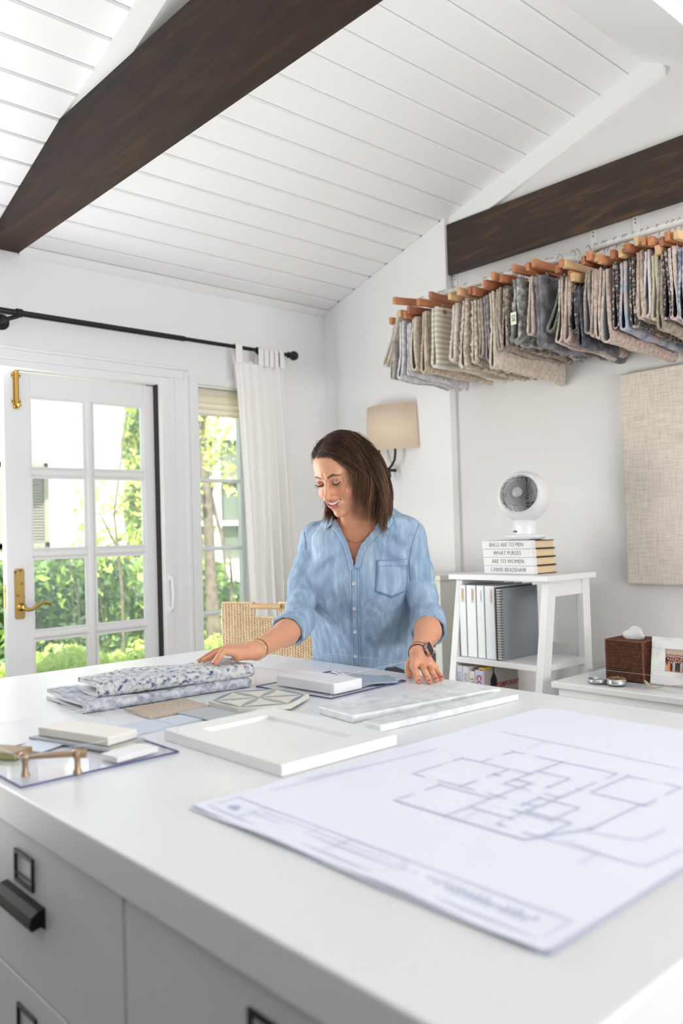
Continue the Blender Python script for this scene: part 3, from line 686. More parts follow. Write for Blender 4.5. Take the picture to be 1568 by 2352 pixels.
# title block along the near edge
bx0, bx1, by0, by1 = 0.676, 0.730, 0.478, 1.052
for a, b_ in [((bx0, by0), (bx0, by1)), ((bx1, by0), (bx1, by1)), ((bx0, by0), (bx1, by0)), ((bx0, by1), (bx1, by1)), ((bx0, 0.70), (bx1, 0.70)), ((bx0, 0.80), (bx1, 0.80)), ((bx0, 0.86), (bx1, 0.86)), ((bx0, 0.98), (bx1, 0.98)), ((0.703, 0.70), (0.703, 0.98))]: strip(fl, a, b_, 0.0028)
fl.build('plan_border', INK2, pln)
tb = MB()
y = 0.69
while y > 0.50:
    w_ = rnd.uniform(0.003, 0.007)
    for x in (0.697, 0.708): 
        if rnd.random() < 0.85: strip(tb, (x, y), (x+rnd.uniform(0.003, 0.008), y), 0.0028)
    strip(tb, (0.705, y), (0.705, y-w_*0.6), 0.003); y -= w_+0.004
for y in np.arange(0.72, 0.97, 0.012): strip(tb, (0.715, y), (0.715, y+0.006), 0.002)
for k in range(14):
    strip(tb, (0.694+0.006*math.cos(k), 1.015+0.010*math.sin(k*1.3)), (0.705, 1.015), 0.0022)
tb.build('title_block_lettering', INK, pln)['kind'] = 'stuff'
# ================================================================== ladder shelf
ls = thing('ladder_shelf', (2.78, 2.0, 0), 'white A-frame ladder shelf unit right of the woman, fan and books on top', 'shelf')
SX0, SX1, SY0, SY1 = 2.62, 2.955, 1.766, 2.242
box('top', SX0, SX1, SY0, SY1, 1.095, 1.117, FURNW, ls, 0.002)
def legx(z): return 2.655 - (1.095-z)*0.165
def legp(y0, y1):
    m = MB(); m.prism([(legx(1.095), 1.095), (legx(1.095)+0.05, 1.095), (legx(0)+0.05, 0), (legx(0), 0)], 1, y0, y1)
    # prism axis=1 uses (x,z)
    return m.build('leg', FURNW, ls, 0.002)
legp(1.785, 1.815); legp(2.198, 2.228)
box('leg', 2.885, 2.935, 1.785, 1.815, 0, 1.095, FURNW, ls, 0.002); box('leg', 2.885, 2.935, 2.198, 2.228, 0, 1.095, FURNW, ls, 0.002)
box('apron', 2.70, 2.885, 1.79, 1.808, 1.035, 1.095, FURNW, ls, 0.0015); box('apron', 2.70, 2.885, 2.205, 2.223, 1.035, 1.095, FURNW, ls, 0.0015)
box('shelf', 2.600, 2.935, 1.816, 2.198, 0.764, 0.786, FURNW, ls, 0.002); box('shelf', 2.655, 2.90, 1.786, 1.816, 0.764, 0.786, FURNW, ls); box('back_rail', 2.905, 2.925, 1.816, 2.198, 0.786, 0.83, FURNW, ls, 0.001)
box('shelf', 2.545, 2.935, 1.816, 2.198, 0.420, 0.442, FURNW, ls, 0.002); box('shelf', 2.50, 2.935, 1.816, 2.198, 0.10, 0.122, FURNW, ls, 0.002)
# binders
BIND = mat('white_binder_vinyl', (224, 226, 229), 0.35)
BLAB = mat('peach_label', (236, 208, 176), 0.6); PINKL = mat('pink_label', (232, 206, 196), 0.6)
yb = 2.190
for i, (wd, lab, nm) in enumerate(((0.036, BLAB, 'white ring binder with a peach spine label, first from the left on the shelf'), (0.050, PINKL, 'wider white ring binder with a pink spine label, second from the left'), (0.040, None, 'narrow white ring binder with plain grey lettering, third from the left'), (0.050, PINKL, 'white ring binder next to the spiral notebook, last of the four'))):
    bn = thing('ring_binder', (2.75, yb-wd/2, 0.786), nm, 'binder')
    x0 = 2.622
    m_ = MB(); m_.box(x0, x0+0.003, yb-wd, yb, 0.787, 1.074); m_.box(x0, x0+0.25, yb-0.0025, yb, 0.787, 1.074); m_.box(x0, x0+0.25, yb-wd, yb-wd+0.0025, 0.787, 1.074)
    m_.build('cover', BIND, bn, 0.001)
    box('pages', x0+0.02, x0+0.235, yb-wd+0.003, yb-0.003, 0.792, 1.064, mat('white_pages', (225, 225, 222), 0.8), bn)
    sp = MB(); sp.box(x0-0.0012, x0, yb-wd+0.003, yb-0.003, 0.790, 1.071); sp.build('spine_sleeve', mat('sleeve_vinyl', (216, 219, 224), 0.2), bn, 0.0008)
    if lab: 
        lb = box('spine_label', x0-0.0018, x0-0.0012, yb-wd+0.010, yb-wd+0.010+0.014, 1.005, 1.062, lab, bn)
    tm = MB()
    for k in range(9):
        if rnd.random() < 0.9: tm.box(x0-0.0022, x0-0.0018, yb-wd+0.013, yb-wd+0.013+rnd.uniform(0.004, 0.006), 1.013+k*0.0048, 1.0155+k*0.0048)
    tm.build('spine_lettering', mat('label_print', (120, 110, 105), 0.7), bn)
    yb -= wd+0.001
# spiral notebook leaning
nb = thing('spiral_notebook', (2.75, yb-0.02, 0.786), 'grey covered spiral notebook with black wire beside the binders', 'notebook')
y0 = yb-0.006
m_ = MB(); m_.prism([(2.615, 0.787), (2.86, 0.787), (2.86, 1.068), (2.615, 1.068)], 1, y0-0.003, y0); cv = m_.build('back_cover', BLACKM, nb)
box('pages', 2.617, 2.855, y0-0.022, y0-0.003, 0.79, 1.063, mat('notebook_pages', (205, 200, 194), 0.8), nb)
box('front_cover', 2.615, 2.86, y0-0.025, y0-0.0222, 0.787, 1.066, mat('grey_cover', (132, 138, 145), 0.45), nb)
wr = MB()
for k in range(26):
    z = 0.80+k*0.0102; pts = [(2.626, y0+0.001, z), (2.614, y0-0.001, z), (2.6095, y0-0.012, z+0.001), (2.614, y0-0.025, z), (2.626, y0-0.0275, z)]
    wr.tube(pts, 0.0011, 5, cap=False)
wr.build('wire_spiral', BLACKM, nb)
# lower row of books
def book(name, x0, x1, y0, y1, z0, z1, cm, label, group=None, text=None, tcol=None, tsize=0.02, upright=True, pages=True):
    b = thing(name, ((x0+x1)/2, (y0+y1)/2, z0), label, 'book', group)
    m_ = MB(); t = 0.0025
    m_.box(x0, x1, y0, y0+t, z0, z1); m_.box(x0, x1, y1-t, y1, z0, z1); m_.box(x0, x0+t, y0+t, y1-t, z0, z1)
    cvr = m_.build('cover', cm, b, 0.0008)
    box('pages', x0+t, x1-0.005, y0+t, y1-t, z0+0.003, z1-0.003, mat('book_pages', (224, 214, 196), 0.8), b)
    if text:
        text_mesh('spine_title', text, tsize, tcol, frame_M((x0-0.0006, (y0+y1)/2, z1-0.026), (0, 0, -1), (0, -1, 0)), b, align='LEFT')
    return b
zb_ = 0.442
book('book', 2.60, 2.80, 2.168, 2.196, zb_, 0.752, mat('pale_lilac_cover', (205, 208, 222), 0.5), 'pale lilac book at the left end of the lower shelf row', text='LIVING', tcol=mat('spine_ink', (120, 130, 160), 0.6), tsize=0.02)
book('book', 2.60, 2.80, 2.136, 2.166, zb_, 0.751, mat('soft_white_cover', (222, 218, 222), 0.5), 'white book lettered COUNTRY in blue on the lower shelf', text='COUNTRY', tcol=mat('blue_spine_ink', (96, 120, 176), 0.6), tsize=0.021)
book('book', 2.60, 2.80, 2.106, 2.133, zb_, 0.735, mat('cream_cover', (226, 222, 212), 0.5), 'shorter cream book lettered STYLE on the lower shelf', text='STYLE G', tcol=mat('grey_spine_ink', (110, 108, 105), 0.6), tsize=0.021)
cb_ = book('book', 2.60, 2.83, 2.066, 2.103, zb_, 0.742, mat('lavender_spine', (206, 206, 230), 0.5), 'large book with red CONTEMPORARY lettering and a picture cover', text=None)
RED = mat('red_lettering', (168, 36, 48), 0.6)
text_mesh('spine_title', 'CONTEM', 0.032, RED, frame_M((2.5985, 2.0845, 0.725), (0, 0, -1), (0, -1, 0)), cb_, align='LEFT', off=0.0004)
fc = box('cover_picture', 2.612, 2.829, 2.0648, 2.0658, 0.445, 0.740, mat('taupe_photo_cover', (176, 166, 158), 0.5), cb_)
text_mesh('cover_title', 'CONTEMPORARY', 0.0285, RED, frame_M((2.735, 2.0645, 0.672), (1, 0, 0), (0, 0, 1)), cb_, off=0.0004, sx=0.88)
pm_ = MB(); pm_.lathe([(0.0, -0.03), (0.016, -0.025), (0.022, 0.0), (0.012, 0.02), (0.004, 0.03), (0.002, 0.07)], (2.668, 2.0640, 0.695), 14, M=Matrix.Scale(0.08, 4, (0, 1, 0))); pm_.build('lamp_picture', BLACKM, cb_)
yl = MB(); yl.box(2.62, 2.80, 2.070, 2.10, 0.7425, 0.749); tag(yl.build('yellow_magazine', mat('yellow_cover', (226, 190, 60), 0.5)), 'thin yellow and red booklet lying on the contemporary book', 'magazine')
# stack of quote books, spine towards the room
PAGE = mat('toned_pages', (228, 204, 168), 0.75, col2=(218, 190, 152), tex='noise', scale=4, scale3=(1, 1, 160))
SPW = mat('white_spine', (228, 229, 228), 0.5); BRD = mat('dark_brown_board', (66, 50, 40), 0.5); SINK = mat('grey_brown_title', (128, 122, 114), 0.7)
zz = 1.1175
for i, (txt, dy) in enumerate((('CARRIE BRADSHAW', 0.0), ('ARE TO WOMEN', 0.001), ('WHAT PURSES', 0.002), ('BALLS ARE TO MEN', 0.004))):
    x0 = 2.690 - dy; y1 = 2.112+dy; y0 = y1-0.238; th = 0.0325; dx = 0.155
    bk = thing('stacked_book', ((x0+dx/2), (y0+y1)/2, zz), 'white spined book titled %s, %s under the fan' % (txt, ('bottom one', 'second from bottom', 'third from bottom', 'top one')[i]), 'book')
    m_ = MB(); m_.box(x0, x0+0.026, y0, y1, zz+0.0002, zz+th); m_.build('spine', SPW, bk, 0.002, seg=3)
    m_ = MB(); m_.box(x0+0.026, x0+dx, y0+0.0, y1, zz+0.0002, zz+0.003); m_.box(x0+0.026, x0+dx, y0, y1, zz+th-0.003, zz+th); m_.build('cover_boards', BRD, bk)
    box('pages', x0+0.020, x0+dx-0.004, y0+0.004, y1-0.004, zz+0.003, zz+th-0.003, PAGE, bk)
    text_mesh('spine_title', txt, 0.0235, SINK, frame_M((x0-0.0005, (y0+y1)/2, zz+th/2), (0, -1, 0), (0, 0, 1)), bk, off=-0.00025, sx=0.80 if len(txt) > 12 else 0.86)
    zz += th+0.0004
# ------------------------------------------------------------------ fan
FANW = mat('white_fan_plastic', (232, 232, 235), 0.3); FG = mat('grey_fan_grille', (122, 122, 124), 0.4); FD = mat('dark_fan_inside', (30, 29, 29), 0.6)
fcx = at(1203, 1141, 0, 2.755); fx, fy, fz = fcx
fz0 = zz
fan = thing('desk_fan', (fx, fy, fz0), 'white globe desk fan with dark spiral grille on the stacked books', 'fan')
m_ = MB(); m_.lathe([(0.0, 0.0), (0.055, 0.0), (0.075, 0.006), (0.082, 0.016), (0.080, 0.021), (0.07, 0.023), (0.047, 0.024)], (fx, fy, fz0), 40); m_.build('base', FANW, fan)
m_ = MB(); m_.lathe([(0.0455, 0.022), (0.0455, 0.052), (0.0445, 0.075), (0.04, 0.078)], (fx, fy, fz0), 40); m_.build('neck', FANW, fan)
box('control_window', fx-0.052, fx-0.040, fy+0.008, fy+0.020, fz0+0.032, fz0+0.038, BLACKM, fan)
ax = (Vector((-0.30*0, 0, 0)) + (-_r0)*0.42 + Vector((0, 0, 0.17)) + VIEW*0.72).normalized()
q = Vector((0, 0, 1)).rotation_difference(ax).to_matrix().to_4x4()
RB = 0.102; hr = 0.0765; hd = math.sqrt(RB*RB-hr*hr)
prof = [(hr-0.004, hd-0.008), (hr, hd)] + [(RB*math.cos(a), RB*math.sin(a)) for a in [math.asin(hd/RB) - k*(math.asin(hd/RB)+PI/2*0.999)/24 for k in range(25)]]
m_ = MB(); m_.lathe(prof, (fx, fy, fz), 64, M=q); m_.build('globe_housing', FANW, fan)
m_ = MB(); m_.lathe([(0.0, -0.03), (0.05, -0.02), (hr-0.005, hd-0.008)], (fx, fy, fz), 48, M=q); m_.build('inner_bowl', FD, fan)
m_ = MB()
for k in range(21):
    pts = []
    for j in range(13):
        t = j/12; r = 0.016+(hr-0.019)*t; a = 2*PI*k/21 + 1.55*(1-(1-t)**1.6) ; zz_ = hd-0.004+0.021*(1-(r/hr)**2)
        pts.append(Vector((fx, fy, fz)) + (q @ Vector((r*math.cos(a), r*math.sin(a), zz_))))
    m_.tube(pts, 0.00125, 5, cap=False)
for rr_ in (0.05,):
    m_.tube([Vector((fx, fy, fz)) + (q @ Vector((rr_*math.cos(2*PI*j/40), rr_*math.sin(2*PI*j/40), hd-0.006+0.021*(1-(rr_/hr)**2)))) for j in range(41)], 0.0011, 5)
m_.build('spiral_grille', FG, fan)
m_ = MB(); m_.lathe([(0.0195, hd+0.008), (0.0205, hd+0.019), (0.0195, hd+0.0215), (0.0, hd+0.0216)], (fx, fy, fz), 30, M=q); m_.build('hub_badge', mat('silver_badge', (160, 162, 164), 0.45, metal=0.0), fan)
m_ = MB()
for k in range(5):
    a = 2*PI*k/5; pts = []
    P0 = [q @ Vector((0.018*math.cos(a), 0.018*math.sin(a), hd-0.03)), q @ Vector((0.066*math.cos(a+0.2), 0.066*math.sin(a+0.2), hd-0.022)), q @ Vector((0.066*math.cos(a+0.9), 0.066*math.sin(a+0.9), hd-0.038)), q @ Vector((0.018*math.cos(a+0.8), 0.018*math.sin(a+0.8), hd-0.042))]
    m_.add([Vector((fx, fy, fz))+p for p in P0], [(0, 1, 2, 3)])
m_.build('blades', mat('fan_blade', (46, 45, 45), 0.3), fan)
m_ = MB()
for j in range(18):
    a = PI*(-0.35+0.7*j/17); 
    p = (q @ Vector((0.098*math.cos(0.5)*1.0, 0, -0.03)))
# ------------------------------------------------------------------ low white sideboard with its things
sbz = 0.755
sb_ = thing('sideboard', (2.82, 1.0, 0), 'low white sideboard against the gable wall right of the ladder shelf', 'sideboard')
box('top', 2.515, 3.145, 0.20, 1.697, sbz-0.022, sbz, FURNW, sb_, 0.003); box('body', 2.535, 3.14, 0.22, 1.68, 0.05, sbz-0.022, FURNW, sb_, 0.002)
for k in range(3): box('door', 2.517, 2.534, 0.23+k*0.484, 0.23+k*0.484+0.480, 0.07, sbz-0.05, FURNW, sb_, 0.002)
tr = tray(2.560, 2.90, 1.02, 1.575, 0.052, 'long clear acrylic tray on the sideboard under the tissue box and frame', sbz+0.0005, edge=False)
hn = MB(); hn.tube([(2.556, 1.50, sbz+0.03), (2.550, 1.503, sbz+0.036), (2.549, 1.507, sbz+0.03)], 0.003, 6)
zt3 = sbz+0.005
# woven tissue box
WICK = mat('brown_rattan', (112, 64, 38), 0.5, col2=(82, 44, 26), scale=60)
WICKD = mat('dark_rattan_core', (40, 22, 14), 0.8)
tb_ = thing('tissue_box_cover', (2.735, 1.50, zt3), 'square brown woven rattan tissue box on the sideboard', 'tissue box')
bx0, bx1, by0, by1, bh = 2.662, 2.800, 1.426, 1.564, 0.136
bz0 = zt3; 
box('core', bx0+0.004, bx1-0.004, by0+0.004, by1-0.004, bz0, bz0+bh-0.004, WICKD, tb_)
wv = MB()
def weave(P0, U, V, N_, lu, lv, nu, nv, mb, r, depth):
    P0, U, V, N_ = Vector(P0), Vector(U), Vector(V), Vector(N_)
    for j in range(nv):
        v = (j+0.5)/nv*lv; pts = []
        for i in range(nu*2+1):
            u = i/(nu*2)*lu; s = math.cos(PI*i/1.0+PI*j)*depth if True else 0
            pts.append(P0+U*u+V*v+N_*(0.0025+s))
        mb.tube(pts, r, 4, cap=False)
    for i in range(nu+1):
        u = i/nu*lu; mb.tube([P0+U*u+V*0+N_*0.0015, P0+U*u+V*lv+N_*0.0015], r*0.9, 4, cap=False)
weave((bx0+.002, by0, bz0), (0, 1, 0), (0, 0, 1), (-1, 0, 0), by1-by0, bh, 22, 21, wv, 0.0021, 0.0016)
weave((bx0, by0+.002, bz0), (1, 0, 0), (0, 0, 1), (0, -1, 0), bx1-bx0, bh, 22, 21, wv, 0.0021, 0.0016)
weave((bx0, by1-.002, bz0), (1, 0, 0), (0, 0, 1), (0, 1, 0), bx1-bx0, bh, 22, 21, wv, 0.0021, 0.0016)
weave((bx0, by0, bz0+bh-.002), (1, 0, 0), (0, 1, 0), (0, 0, 1), bx1-bx0, by1-by0, 20, 20, wv, 0.0021, 0.0012)
o = wv.build('woven_strands', WICK, tb_); o['kind'] = 'stuff'
br = MB()
for (a, b_) in (((bx0, by0), (bx0, by1)), ((bx0, by0), (bx1, by0)), ((bx1, by0), (bx1, by1)), ((bx0, by1), (bx1, by1))): br.tube([(a[0], a[1], bz0+bh), (b_[0], b_[1], bz0+bh)], 0.0035, 6)
for (a, b_) in ((bx0, by0), (bx0, by1), (bx1, by0)): br.tube([(a, b_, bz0), (a, b_, bz0+bh)], 0.0035, 6)
br.build('corner_braid', WICK, tb_)
ts = MB(); n = 22; vs = []
cx, cy = 2.722, 1.487
for i in range(n+1):
    for j in range(9):
        a = 2*PI*i/n; t = j/8
        r = 0.006+0.028*math.sin(min(1, t*1.3)*PI*0.62)*(1+0.35*math.sin(a*3+t*2)) ; z = bz0+bh-0.01+0.045*t+0.010*math.sin(a*2+1)*t
        vs.append((cx+r*math.cos(a)*0.6, cy+r*math.sin(a)*1.0, z))
ts.add(vs, [(i*9+j, i*9+j+1, (i+1)*9+j+1, (i+1)*9+j) for i in range(n) for j in range(8)], 0, True)
tag(ts.build('tissue', mat('white_tissue', (238, 238, 238), 0.9, trans=0.3)), 'crumpled white tissue poking out of the rattan box', 'tissue')
# tins
TIN = mat('aluminium_tin', (196, 198, 198), 0.28, metal=0.9)
c1 = at(1372, 1567, 2, zt3); c2 = at(1416, 1572, 2, zt3)
tl = thing('tin_lid', (c1.x, c1.y, zt3), 'round screw lid of the tin, upside down on the clear tray', 'tin')  # loose screw lid of the small tin, not a second tin
m_ = MB(); m_.lathe([(0.0, 0.001), (0.030, 0.001), (0.0318, 0.003), (0.0318, 0.013), (0.0305, 0.013), (0.030, 0.003)], c1, 36); m_.lathe([(0.0325, 0.006), (0.0325, 0.008)], c1, 36); m_.build('shell', TIN, tl)
tn = thing('tin', (c2.x, c2.y, zt3), 'small open aluminium tin filled with brown shavings', 'tin')
m_ = MB(); m_.lathe([(0.0, 0.001), (0.031, 0.001), (0.032, 0.003), (0.032, 0.020), (0.0305, 0.020), (0.030, 0.004)], c2, 36)
for z in (0.007, 0.012, 0.0165): m_.lathe([(0.0318, z-0.0012), (0.0328, z), (0.0318, z+0.0012)], c2, 36)
m_.build('shell', TIN, tn)
m_ = MB()
for k in range(150):
    a = rnd.uniform(0, 2*PI); r = 0.028*math.sqrt(rnd.random()); p = Vector((c2.x+r*math.cos(a), c2.y+r*math.sin(a), zt3+0.016+rnd.random()*0.012*(1-r/0.035)))
    d_ = Vector((rnd.uniform(-1, 1), rnd.uniform(-1, 1), rnd.uniform(-.5, .8))).normalized()*0.006
    m_.tube([p-d_, p+Vector((0, 0, 0.002)), p+d_], 0.0009, 4)
o = m_.build('wood_shavings', mat('brown_shavings', (140, 92, 60), 0.8, col2=(186, 150, 112), scale=90)); tag(o, 'loose brown shavings heaped in the small tin', 'shavings', kind='stuff')
# photo frame leaning back
pf = thing('photo_frame', (2.72, 1.3, zt3), 'white marble photo frame with a group photo at the right edge of the sideboard', 'picture frame')
FX, FY1, FWd, FHt = 2.665, 1.405, 0.21, 0.158
M_ = Matrix.Translation((FX, FY1, zt3)) @ Matrix.Rotation(R(9), 4, 'Y')
def fr_box(name, a0, a1, c0, c1, d0, d1, m, par, bev=0.0):   # a along -Y, c up, d depth
    mb = MB(); mb.box(d0, d1, -a1, -a0, c0, c1); mb.xf(M_); return mb.build(name, m, par, bev)
FM = mat('marble_frame', (224, 224, 220), 0.4, col2=(198, 198, 192), scale=22, detail=5, range=(0.5, 0.75))
m_ = MB(); iy0, iy1, iz0, iz1 = 0.047, 0.163, 0.045, 0.120
for (a, b_, c_, d__) in ((0, FWd, 0, iz0), (0, FWd, iz1, FHt), (0, iy0, iz0, iz1), (iy1, FWd, iz0, iz1)): m_.box(0, 0.018, -b_, -a, c_, d__)
m_.xf(M_); m_.build('marble_frame', FM, pf, 0.0015)
ph = fr_box('photo_print', iy0, iy1, iz0, iz1, 0.006, 0.008, mat('photo_backdrop', (196, 170, 152), 0.5), pf)
cols = [(60, 44, 48), (86, 50, 58), (220, 130, 60), (170, 176, 180), (52, 48, 56), (120, 76, 90), (40, 36, 40), (150, 90, 96)]
fgm = MB(); fm = [mat('photo_%d' % i, c_, 0.5) for i, c_ in enumerate(cols)]; skin = mat('photo_skin', (206, 150, 126), 0.5); hair = mat('photo_hair', (66, 42, 36), 0.5)
def disc(cy_, cz_, ry, rz_, m, d=0.0055):
    n = 10; s0 = len(fgm.v); vs = [(d, -(cy_+ry*math.cos(2*PI*k/n)), cz_+rz_*math.sin(2*PI*k/n)) for k in range(n)]; fgm.add(vs, [tuple(range(n))], m)
for row, (zr_, sz) in enumerate(((0.098, 0.0042), (0.088, 0.0044), (0.079, 0.0047))):
    for k in range(13 - row):
        yy = iy0+0.006+k*0.0086+row*0.004; ci = rnd.randrange(8); zj = zr_+rnd.uniform(-.002, .002); d = 0.0058-row*0.0003
        if yy > iy1-0.006: continue
        disc(yy, zj-0.014, sz*1.15, 0.013, ci, d); disc(yy, zj+0.0008, sz*0.85, sz*1.15, 9, d-0.0001); disc(yy, zj-0.0005, sz*0.6, sz*0.8, 8, d-0.0002)
        if row == 2: disc(yy-0.002, 0.056, 0.002, 0.010, ci, d-.0001); disc(yy+0.002, 0.056, 0.002, 0.010, 8 if ci % 2 else ci, d-.0001)
fgm.xf(M_); fgm.build('photo_people', fm+[skin, hair], pf)
m_ = MB(); m_.box(0.018, 0.09, -0.13, -0.08, 0.0, 0.004); m_.build('easel_back', FM, pf)
pf.children  # noqa
# dried twig
tw = MB(); a = at(1484, 1568, 2, sbz+0.012); b_ = at(1568, 1572, 2, sbz+0.010)
a = Vector((2.585, 1.395, sbz+0.018)); 
pts = [at(1482, 1566, 0, 2.60), at(1492, 1575, 0, 2.60), at(1500, 1580, 0, 2.60), at(1530, 1576, 0, 2.61), at(1568, 1575, 0, 2.62), at(1610, 1577, 0, 2.63)]
tw.tube(pts, [0.0035, 0.0045, 0.003, 0.002, 0.002, 0.0015], 7); tw.tube([pts[0], pts[0]+Vector((0, 0.004, 0.006))], [0.004, 0.001], 6); tw.tube([pts[3], pts[3]+Vector((-0.005, -0.03, 0.006))], 0.0012, 5)
tag(tw.build('dried_twig', mat('straw_twig', (186, 170, 128), 0.7)), 'pale dried twig lying in the clear tray before the photo frame', 'twig')

# ------------------------------------------------------------------ white cubby shelf behind her
cu2 = thing('cubby_shelf', (2.95, 2.85, 0), 'white open cubby shelf behind the woman with dark things inside', 'shelf')
cx0, cx1, cy0, cy1 = 2.80, 3.10, 2.445, 3.05
CUB = mat('ivory_cubby', (222, 220, 210), 0.45)
box('top', cx0-0.01, cx1, cy0-0.01, cy1, 1.075, 1.097, CUB, cu2, 0.002)
box('side_panel', cx0, cx1, cy0, cy0+0.038, 0, 1.075, CUB, cu2, 0.001); box('side_panel', cx0, cx1, cy1-0.02, cy1, 0, 1.075, CUB, cu2); box('back_panel', cx1-0.01, cx1, cy0+0.038, cy1-0.02, 0, 1.075, CUB, cu2)
for z in (0.965, 0.775, 0.60, 0.30): box('shelf_board', cx0, cx1-0.01, cy0+0.038, cy1-0.02, z-0.012, z, CUB, cu2)
def cub(name, y0, y1, z0, z1, m, label, cat, x0=0.01, bev=0.002):
    return tag(box(name, cx0+x0, cx1-0.03, y0, y1, z0, z1, m, None, bev), label, cat)
cub('storage_box', 2.50, 2.66, 0.966, 1.05, mat('charcoal_box', (84, 82, 78), 0.6), 'charcoal storage box in the top bay of the cubby shelf', 'box', 0.06)
cub('leather_case', 2.49, 2.70, 0.776, 0.93, mat('dark_brown_case', (72, 52, 42), 0.5), 'dark brown case in the second bay of the cubby shelf', 'box', 0.03)
m_ = MB(); m_.lathe([(0.0, 0.0), (0.02, 0.002), (0.03, 0.012), (0.022, 0.03), (0.0, 0.034)], (2.84, 2.515, 0.9665), 20); tag(m_.build('white_vase', WPORC), 'small rounded white dish at the front of the top cubby', 'dish')
cub('paper_box', 2.49, 2.72, 0.601, 0.665, WPORC, 'white paper box low in the cubby shelf beside her hand', 'box', 0.0)
cub('grey_tray', 2.49, 2.72, 0.666, 0.70, mat('sage_tray', (176, 180, 170), 0.5), 'sage grey tray on the white box in the cubby shelf', 'tray', 0.01)

# ------------------------------------------------------------------ rattan chair
RAT = mat('natural_rattan', (226, 202, 166), 0.55, col2=(206, 178, 138), scale=50, bump=0.2); RATL = mat('pale_rattan', (236, 218, 188), 0.5, col2=(220, 196, 160), scale=40)
ch = thing('rattan_chair', (2.33, 2.9, 0), 'woven natural rattan chair with handle slot standing by the side window', 'chair')
# back panel in a plane perpendicular to the view: from A (left top) to B (right top)
A = atd(510, 1384, 3.18); B = atd(722, 1384, 3.02)
ca = Vector((A.x, A.y, 0)); cb2 = Vector((B.x, B.y, 0)); U = (cb2-ca).normalized(); WL = (cb2-ca).length; Nn = Vector((U.y, -U.x, 0))
if Nn.dot(VIEW) < 0: Nn = -Nn
ztop = A.z; zbot = 0.45
def cp(u, z, n=0.0):
    bow = -0.02*math.sin(PI*min(1, max(0, u/WL)))
    return ca + U*u + Vector((0, 0, z)) + Nn*(n+bow)
slot = (WL*0.335, WL*0.60, ztop-0.055)
st = MB(); ns = 34
for i in range(ns+1):
    u = WL*i/ns; top = ztop-0.003
    if slot[0] < u < slot[1]: top = slot[2]
    st.tube([cp(u, zbot), cp(u, (zbot+top)/2), cp(u, top)], 0.0032, 5, cap=False)
o = st.build('rattan_stakes', RATL, ch); o['kind'] = 'stuff'
wv = MB(); nr = int((ztop-zbot)/0.0047)
for j in range(nr):
    z = ztop-0.004-j*0.0047
    segs = [(0, WL)] if z < slot[2] else [(0, slot[0]), (slot[1], WL)]
    for (a, b_) in segs:
        k0 = int(round(a/WL*ns)); k1 = int(round(b_/WL*ns)); pts = []
        for i in range(k0*2, k1*2+1):
            s = math.cos(PI*i/2)*0.0034*(1 if j % 2 else -1)
            pts.append(cp(WL*i/(ns*2), z, s + 0.0006))
        wv.tube(pts, 0.0024, 4, cap=False)
o = wv.build('rattan_weave', RAT, ch); o['kind'] = 'stuff'
hd_ = MB(); hd_.tube([cp(slot[0]-0.01, ztop-0.014), cp(slot[1]+0.01, ztop-0.014)], 0.0105, 14); hd_.build('handle_bar', mat('honey_rattan_pole', (205, 168, 122), 0.45), ch)
fr_ = MB(); fr_.tube([cp(0.004, 0.0, -0.006), cp(0.004, ztop-0.01, -.006)], 0.008, 10); fr_.tube([cp(WL-.004, 0.0, -.006), cp(WL-.004, ztop-0.01, -.006)], 0.008, 10); fr_.tube([cp(0, ztop), cp(slot[0], ztop)], 0.004, 8); fr_.tube([cp(slot[1], ztop), cp(WL, ztop)], 0.004, 8)
fr_.tube([cp(slot[0], ztop), cp(slot[0], slot[2])], 0.0035, 8); fr_.tube([cp(slot[1], ztop), cp(slot[1], slot[2])], 0.0035, 8); fr_.tube([cp(slot[0], slot[2]), cp(slot[1], slot[2])], 0.0035, 8)
fr_.build('back_frame', RAT, ch)
sea = MB(); q4 = [cp(0, 0.43), cp(WL, 0.43), cp(WL, 0.43)-Nn*0.46, cp(0, 0.43)-Nn*0.46]
sea.add([p for p in q4]+[p+Vector((0, 0, 0.04)) for p in q4], [(3, 2, 1, 0), (4, 5, 6, 7), (0, 1, 5, 4), (1, 2, 6, 5), (2, 3, 7, 6), (3, 0, 4, 7)]); sea.build('seat', RAT, ch, 0.01)
for p in (cp(0.02, 0)-Nn*0.44, cp(WL-0.02, 0)-Nn*0.44): MB().tube([p, p+Vector((0, 0, 0.44))], 0.014, 10).build('leg', RAT, ch)

# ================================================================== rug sample racks
WP = mat('white_rack_paint', (230, 230, 228), 0.4)
RX, RZR = 2.86, 2.357
def rack(pts, brs, label):
    t = thing('hanging_rail', (RX, pts[0][1], RZR), label, 'rail')
    MB().tube(pts, 0.0125, 14).build('rail', WP, t)
    for (y, xw) in brs:
        m_ = MB(); m_.box(xw-0.004, xw, y-0.014, y+0.014, 2.41, 2.545); m_.box(xw-0.016, xw, y-0.014, y+0.014, 2.41, 2.425)
        m_.tube([(xw-0.004, y, 2.43), (xw-0.06, y, 2.415), (RX, y, RZR+0.012)], 0.006, 8)
        bk_ = m_.build('bracket', WP, t, 0.0015)
        s_ = MB()
        for z in (2.53, 2.515, 2.44): s_.lathe([(0.0035, 0), (0.0035, 0.0015)], (xw-0.004, y, z), 10, M=Matrix.Rotation(R(-90), 4, 'Y'))
        s_.build('screw', mat('rack_screw', (110, 100, 90), 0.5, metal=0.5), bk_)
    return t
def arc(c, r, a0, a1, n=8): return [(c[0]+r*math.cos(a0+(a1-a0)*k/n), c[1]+r*math.sin(a0+(a1-a0)*k/n), RZR) for k in range(n+1)]
cr = 0.13
